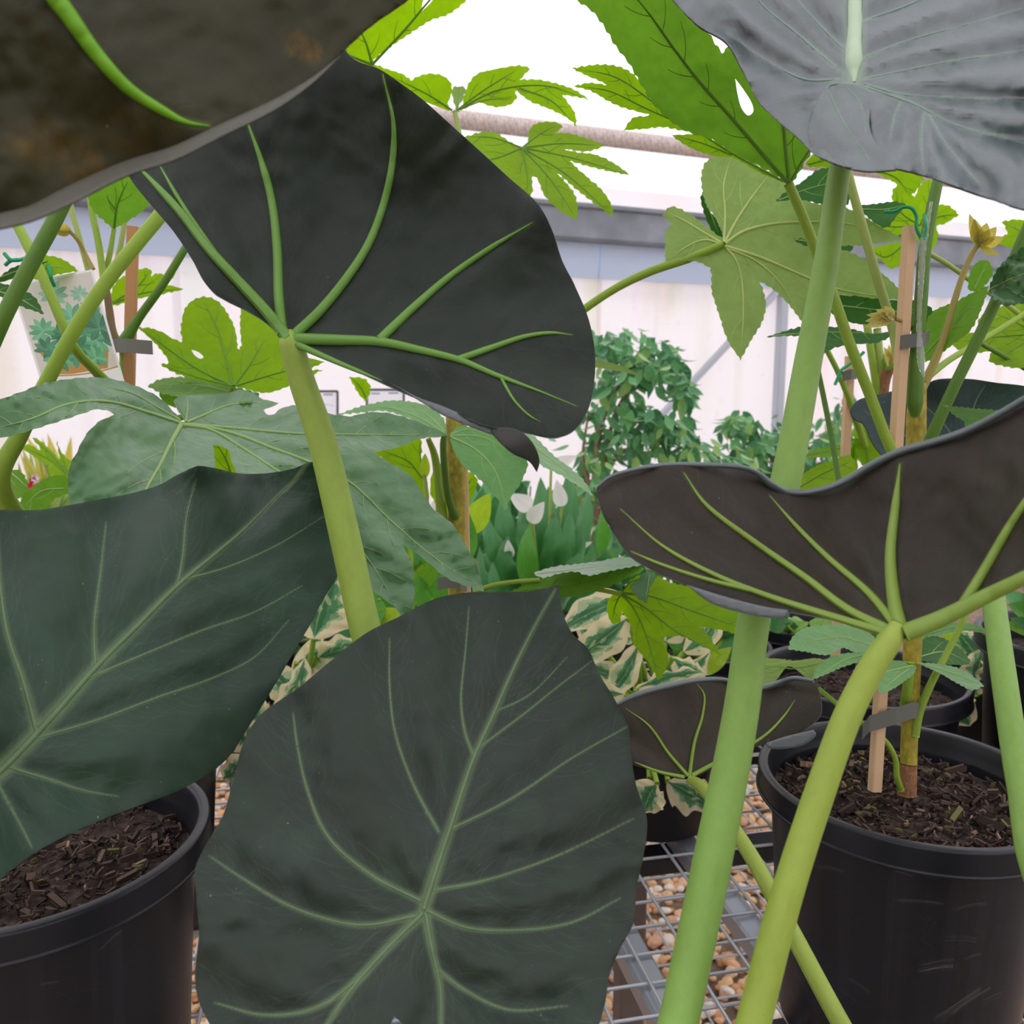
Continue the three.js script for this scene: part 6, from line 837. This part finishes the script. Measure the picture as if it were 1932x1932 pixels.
// potted plant at the photo edge
{
  const root = thing('leafy_plant', 'green leafy plant in a plain black pot cut by the photo edge', 'plant', potAt(2065, 1200, 1.15));
  const H = P(2065, 1200, 1.15).y - BENCH, hs = smallPot(root, 0.145, Math.max(0.24, H)), c = seen(root.position.clone().setY(BENCH + hs), 5);
  for (const [x, y, hw, m] of [[1900, 1140, 22, M.lilyLight], [1890, 1180, 18, M.mid], [1930, 1100, 24, M.lilyLight], [1880, 1110, 16, M.fig], [1990, 1050, 26, M.mid], [1905, 1165, 16, M.lily]]) { const q = [(c[0] + x) / 2, (c[1] + y) / 2 - 20, 1.15, 4]; stem(root, 'leaf_stalk', [c, q], M.fstem); lance(root, 'leaf', [q[0], q[1], 1.15], [x, y, 1.13], hw, m, { turn: rr(-0.3, 0.3), bow: rr(-6, 6) }); }
}
// leafy filler stock on the bench behind
function leafy(label, base, R, n, [x0, x1, y0, y1], d, hw, mats, root0) {
  const root = thing('leafy_plant', label, 'plant', base), hs = smallPot(root, R, 0.2), c = seen(root.position.clone().setY(BENCH + hs), 5);
  for (let i = 0; i < n; i++) { const x = rr(x0, x1), y = rr(y0, y1), dd = d + rr(-0.12, 0.12), q = [c[0] + (x - c[0]) * 0.55, c[1] + (y - c[1]) * 0.6 + 12, dd, 3.5]; stem(root, 'leaf_stalk', [c, q], M.fstem); lance(root, 'leaf', [q[0], q[1], dd], [x, y, dd - 0.03], hw * rr(0.7, 1.3), mats[i % mats.length], { turn: rr(-0.7, 0.7), bow: rr(-10, 10), sag: -0.02 }); }
}
leafy('broad leaved green plant behind the variegated leaves at centre', potAt(1330, 1330, 1.62), 0.12, 22, [1230, 1470, 1120, 1290], 1.62, 22, [M.lily, M.lilyLight, M.fig]);
leafy('broad leaved green plant filling the gap between the two big dark leaves', potAt(560, 1330, 1.74), 0.12, 24, [440, 700, 1120, 1340], 1.6, 24, [M.lilyLight, M.mid, M.lily]);
leafy('dark leafy plant just left of the peace lily', potAt(905, 1230, 2.1), 0.12, 26, [850, 970, 900, 1120], 2.1, 22, [M.lily, M.lily, M.fig]);
leafy('mixed green plant behind the second row fatsia pot', potAt(1500, 1250, 1.78), 0.12, 18, [1430, 1640, 1130, 1230], 1.72, 20, [M.figLight, M.lily, M.var[0]]);
leafy('green plant under the peace lily flowers', potAt(1130, 1230, 2.0), 0.12, 24, [1040, 1180, 950, 1160], 1.98, 20, [M.lily, M.lilyLight, M.fig]);
leafy('bright green plant between the lobed leaf and the yellow trunk', potAt(790, 1180, 1.85), 0.11, 26, [700, 860, 960, 1130], 1.82, 22, [M.lilyLight, M.lime, M.fig]);
function standing(label, px, d, n, [x0, x1, y0, y1], hw, mats) {                    // tall stock standing on the ground by the wall
  const p = P(px, 900, d), root = thing('border_shrub', label, 'shrub', V3(p.x, 0, p.z)), b = root.position;
  const mk = (q) => { const g = new THREE.LatheGeometry(q.map(([r, y]) => new THREE.Vector2(r, y)), 32); return g.translate(b.x, b.y, b.z); };
  put(root, 'pot', mk([[0, 0], [0.14, 0], [0.18, 0.3], [0.2, 0.3], [0.2, 0.33], [0.17, 0.33], [0.16, 0.28], [0, 0.28]]), M.black);
  const c = seen(b.clone().setY(0.28), 4);
  for (let i = 0; i < n; i++) { const x = rr(x0, x1), y = rr(y0, y1), dd = d + rr(-0.25, 0.25); if (i % 4 === 0) stem(root, 'branch', [c, [c[0] + (x - c[0]) * 0.6, c[1] + (y - c[1]) * 0.6, dd, 2.5], [x, y + 10, dd, 1.5]], M.fstemDark); lance(root, 'leaf', [x + rr(-30, 30), y + rr(20, 50), dd], [x, y, dd - 0.03], hw * rr(0.7, 1.3), mats[i % mats.length], { turn: rr(-0.8, 0.8), bow: rr(-8, 8), n: 8 }); }
}
standing('dark broad leaved shrub by the wall behind the peace lily', 980, 3.1, 130, [850, 1090, 900, 1180], 15, [M.lily, M.figDark, M.fig]);
standing('leafy shrub by the wall low behind the variegated plants', 1260, 3.2, 130, [1150, 1390, 960, 1200], 14, [M.fig, M.lily, M.figDark]);
standing('leafy shrub by the wall behind the second row pots', 1540, 3.3, 110, [1450, 1700, 930, 1200], 14, [M.figDark, M.fig, M.lily]);
standing('leafy shrub by the wall behind the yellow trunk', 690, 3.0, 110, [560, 800, 980, 1200], 15, [M.lilyLight, M.lily, M.fig]);
// weeping figs: twigs with many small pointed leaves
const figLeaf = (() => {
  const pos = [], idx = [], uv = [], n = 6; for (let i = 0; i <= n; i++) { const t = i / n, w = 0.21 * Math.pow(Math.sin(Math.PI * Math.pow(t * 0.97 + 0.02, 0.7)), 1.1); for (const u of [-1, 0, 1]) { pos.push(u * w, t, 0.12 * Math.sin(Math.PI * t) - 0.25 * w * Math.abs(u)); uv.push(0.5 + u / 2, t); } if (i) for (let k = 0; k < 2; k++) { const q = (i - 1) * 3 + k; idx.push(q, q + 1, q + 3, q + 1, q + 4, q + 3); } }
  const g = new THREE.BufferGeometry(); g.setAttribute('position', new THREE.Float32BufferAttribute(pos, 3)); g.setAttribute('uv', new THREE.Float32BufferAttribute(uv, 2)); g.setIndex(idx); g.computeVertexNormals(); return g;
})();
function fig(label, foot, d, blobs, count, size, twigs) {
  const root = thing('weeping_fig', label, 'shrub', foot), b = root.position, R = 0.16, H = 0.3, mk = (p) => { const g = new THREE.LatheGeometry(p.map(([r, y]) => new THREE.Vector2(r, y)), 40); return g.translate(b.x, b.y, b.z); };
  const body = put(root, 'pot', mk([[0, 0.004], [R * 0.76, 0.0], [R * 0.92, H - 0.03], [R, H - 0.03], [R, H], [R * 0.9, H], [R * 0.84, H - 0.08]]), M.black); put(body, 'soil', mk([[0, H - 0.035], [R * 0.9, H - 0.04]]), std('#3a2c22', 0.95));
  const f = seen(b.clone().setY(b.y + H - 0.05), 9);
  for (const t of twigs) stem(root, 'branch', [f, ...t.map(([x, y, r]) => [x, y, d, r])], std('#8f6f55', 0.8));
  const mats = [M.fig, M.figDark, M.fig, M.figLight, M.fig], dm = new THREE.Object3D(), im = [M.fig, M.figDark].map((m) => new THREE.InstancedMesh(figLeaf, m, count)), n = [0, 0];
  for (let i = 0; i < count; i++) {
    const [cx, cy, rx, ry, low] = blobs[Math.floor(rnd() * blobs.length)], a = rr(0, 6.283), q = Math.sqrt(rnd()) * (rnd() < 0.25 ? 1.35 : 0.95), depth = d + rr(-0.18, 0.22), near = i < 300;
    const p = P(cx + rx * q * Math.cos(a), cy + ry * q * Math.sin(a), near ? d - rr(0, 0.18) : depth + 0.08), s = size * rr(0.7, 1.25); dm.position.copy(p).sub(b);
    dm.rotation.set(rr(1.6, 3.4), rr(-1.2, 1.2), rr(-0.9, 0.9), 'YXZ'); dm.scale.set(s, s, s); dm.updateMatrix();
    if (near) { const m = new THREE.Mesh(figLeaf, mats[low && rnd() < 0.5 ? 3 : i % 5]); m.name = 'leaf'; m.position.copy(dm.position); m.quaternion.copy(dm.quaternion); m.scale.copy(dm.scale); m.castShadow = m.receiveShadow = true; root.add(m); } else { const k = i % 2; im[k].setMatrixAt(n[k]++, dm.matrix); }
  }
  im.forEach((m, k) => { m.count = n[k]; m.name = k ? 'dark_foliage' : 'foliage'; m.userData = { kind: 'stuff' }; m.castShadow = m.receiveShadow = true; if (n[k]) root.add(m); });
}
fig('weeping fig shrub with small pointed leaves against the pale wall', V3(...(() => { const p = P(1130, 1000, 2.6); return [p.x, 0, p.z]; })()), 2.5,
  [[1165, 640, 60, 18], [1200, 660, 60, 25], [1240, 670, 35, 28], [1160, 690, 60, 30], [1225, 700, 50, 25], [1270, 700, 20, 40], [1295, 735, 12, 22], [1150, 750, 60, 40], [1200, 780, 40, 25], [1130, 820, 70, 40], [1220, 820, 60, 25], [1260, 800, 40, 20], [1190, 870, 110, 35, 1], [1290, 840, 70, 25, 1], [1330, 870, 80, 30, 1], [1120, 900, 50, 40, 1], [1130, 960, 50, 60], [1105, 1040, 40, 70], [1320, 905, 120, 22, 1]], 1150, 0.055,
  [[[1130, 1050, 7], [1122, 900, 6], [1135, 800, 5], [1170, 720, 3]], [[1125, 1000, 6], [1130, 910, 4], [1180, 850, 3], [1260, 800, 2]], [[1120, 950, 5], [1100, 870, 3], [1110, 780, 2]], [[1130, 980, 5], [1200, 920, 3], [1320, 870, 2]], [[1170, 760, 3], [1240, 720, 2], [1300, 745, 1.5]]]);
fig('low dense shrub with narrow dark leaves beside the galvanised post', V3(...(() => { const p = P(1480, 1000, 3.0); return [p.x, 0, p.z]; })()), 2.9,
  [[1430, 830, 60, 40], [1490, 860, 70, 50], [1410, 880, 70, 40], [1550, 850, 60, 50], [1590, 800, 30, 50], [1390, 800, 30, 20], [1500, 900, 80, 40]], 640, 0.055,
  [[[1480, 1000, 6], [1470, 900, 4], [1430, 820, 2]], [[1490, 960, 5], [1540, 860, 3], [1590, 770, 2]]]);
// small things along the far side
{
  const p = P(80, 905, 2.3), root = thing('flowering_plant', 'small grey leaved plant with red and white flowers behind the low fatsia leaves', 'plant', V3(p.x, 0, p.z)), b = root.position;
  const mk = (q) => { const g = new THREE.LatheGeometry(q.map(([r, y]) => new THREE.Vector2(r, y)), 32); return g.translate(b.x, b.y, b.z); };
  put(root, 'pot', mk([[0, 0], [0.14, 0], [0.18, 0.5], [0.2, 0.5], [0.2, 0.53], [0.17, 0.53], [0.16, 0.45]]), M.black);
  for (let i = 0; i < 60; i++) { const x = rr(30, 140), y = rr(840, 960); lance(root, 'leaf', [rr(60, 110), 1000, 2.3], [x, y, 2.3 + rr(-0.1, 0.1)], 7, i % 4 === 0 ? M.bud : i % 3 ? M.pale : M.figLight, { turn: rr(-0.6, 0.6), bow: rr(-8, 8), n: 6 }); }
  for (const [x, y, c] of [[62, 908, '#c2263c'], [70, 915, '#e6e2e4'], [58, 918, '#d84a62'], [66, 902, '#eae4e8']]) for (let k = 0; k < 5; k++) lance(root, 'petal', [x, y, 2.15], [x + 9 * Math.cos(k * 1.257), y + 9 * Math.sin(k * 1.257), 2.14], 4, std(c, 0.7), { n: 5 });
}
{
  const p = P(120, 850, 2.9), root = thing('yellow_leaf_plant', 'yellow variegated plant far behind the low leaves by the wall', 'plant', V3(p.x, 0, p.z)), b = root.position;
  const g = new THREE.LatheGeometry([[0, 0], [0.14, 0], [0.18, 0.4], [0.2, 0.4], [0.2, 0.43], [0.17, 0.43], [0.16, 0.36]].map(([r, y]) => new THREE.Vector2(r, y)), 32); put(root, 'pot', g.translate(b.x, b.y, b.z), M.black);
  for (let i = 0; i < 26; i++) lance(root, 'leaf', [rr(100, 150), 960, 2.9], [rr(30, 190), rr(815, 880), 2.9 + rr(-0.1, 0.1)], 10, i % 2 ? M.var[i % 3] : M.bud, { turn: rr(-0.5, 0.5), bow: rr(-12, 12), n: 8 });
}
// price boards on the wall
for (const [x0, x1, y, lab] of [[572, 637, 738, 'white notice board in a thin black frame beside the pale green stem'], [692, 762, 735, 'white notice board right under the edge of the dark leaf']]) {
  const d = 3.6, a = P(x0, y + 60, d), b2 = P(x1, y + 60, d), t = P(x1, y, d), s = P(x0, y, d), root = thing('notice_board', lab, 'sign', a.clone().add(b2).multiplyScalar(0.5).setY(0));
  const c = canvas(256, 256), x = c.getContext('2d'); x.fillStyle = '#fbfaff'; x.fillRect(0, 0, 256, 256); x.fillStyle = '#8d90a0'; for (const [q, r, w] of [[30, 26, 60], [150, 22, 70], [30, 190, 110], [60, 120, 60]]) x.fillRect(q, r, w, 12); x.strokeStyle = '#b4b4c0'; x.lineWidth = 4; x.beginPath(); x.moveTo(90, 140); x.quadraticCurveTo(150, 90, 230, 120); x.stroke();
  put(root, 'board', quad(a, b2, t, s), std('#ffffff', 0.4, { map: canvasTex(c, true, false) }));
  put(root, 'frame', mergeGeometries([tube([s, t], [0.005, 0.005], 6), tube([t, b2], [0.005, 0.005], 6), tube([b2, a], [0.005, 0.005], 6), tube([a, s], [0.005, 0.005], 6)]), std('#30323c', 0.5));
  const m = a.clone().add(b2).multiplyScalar(0.5); put(root, 'post', tube([m.clone().setY(0), m.clone().setY(m.y / 2), m.clone()], [0.012, 0.012, 0.012], 8), M.darksteel);
}

renderer.render(scene, camera);
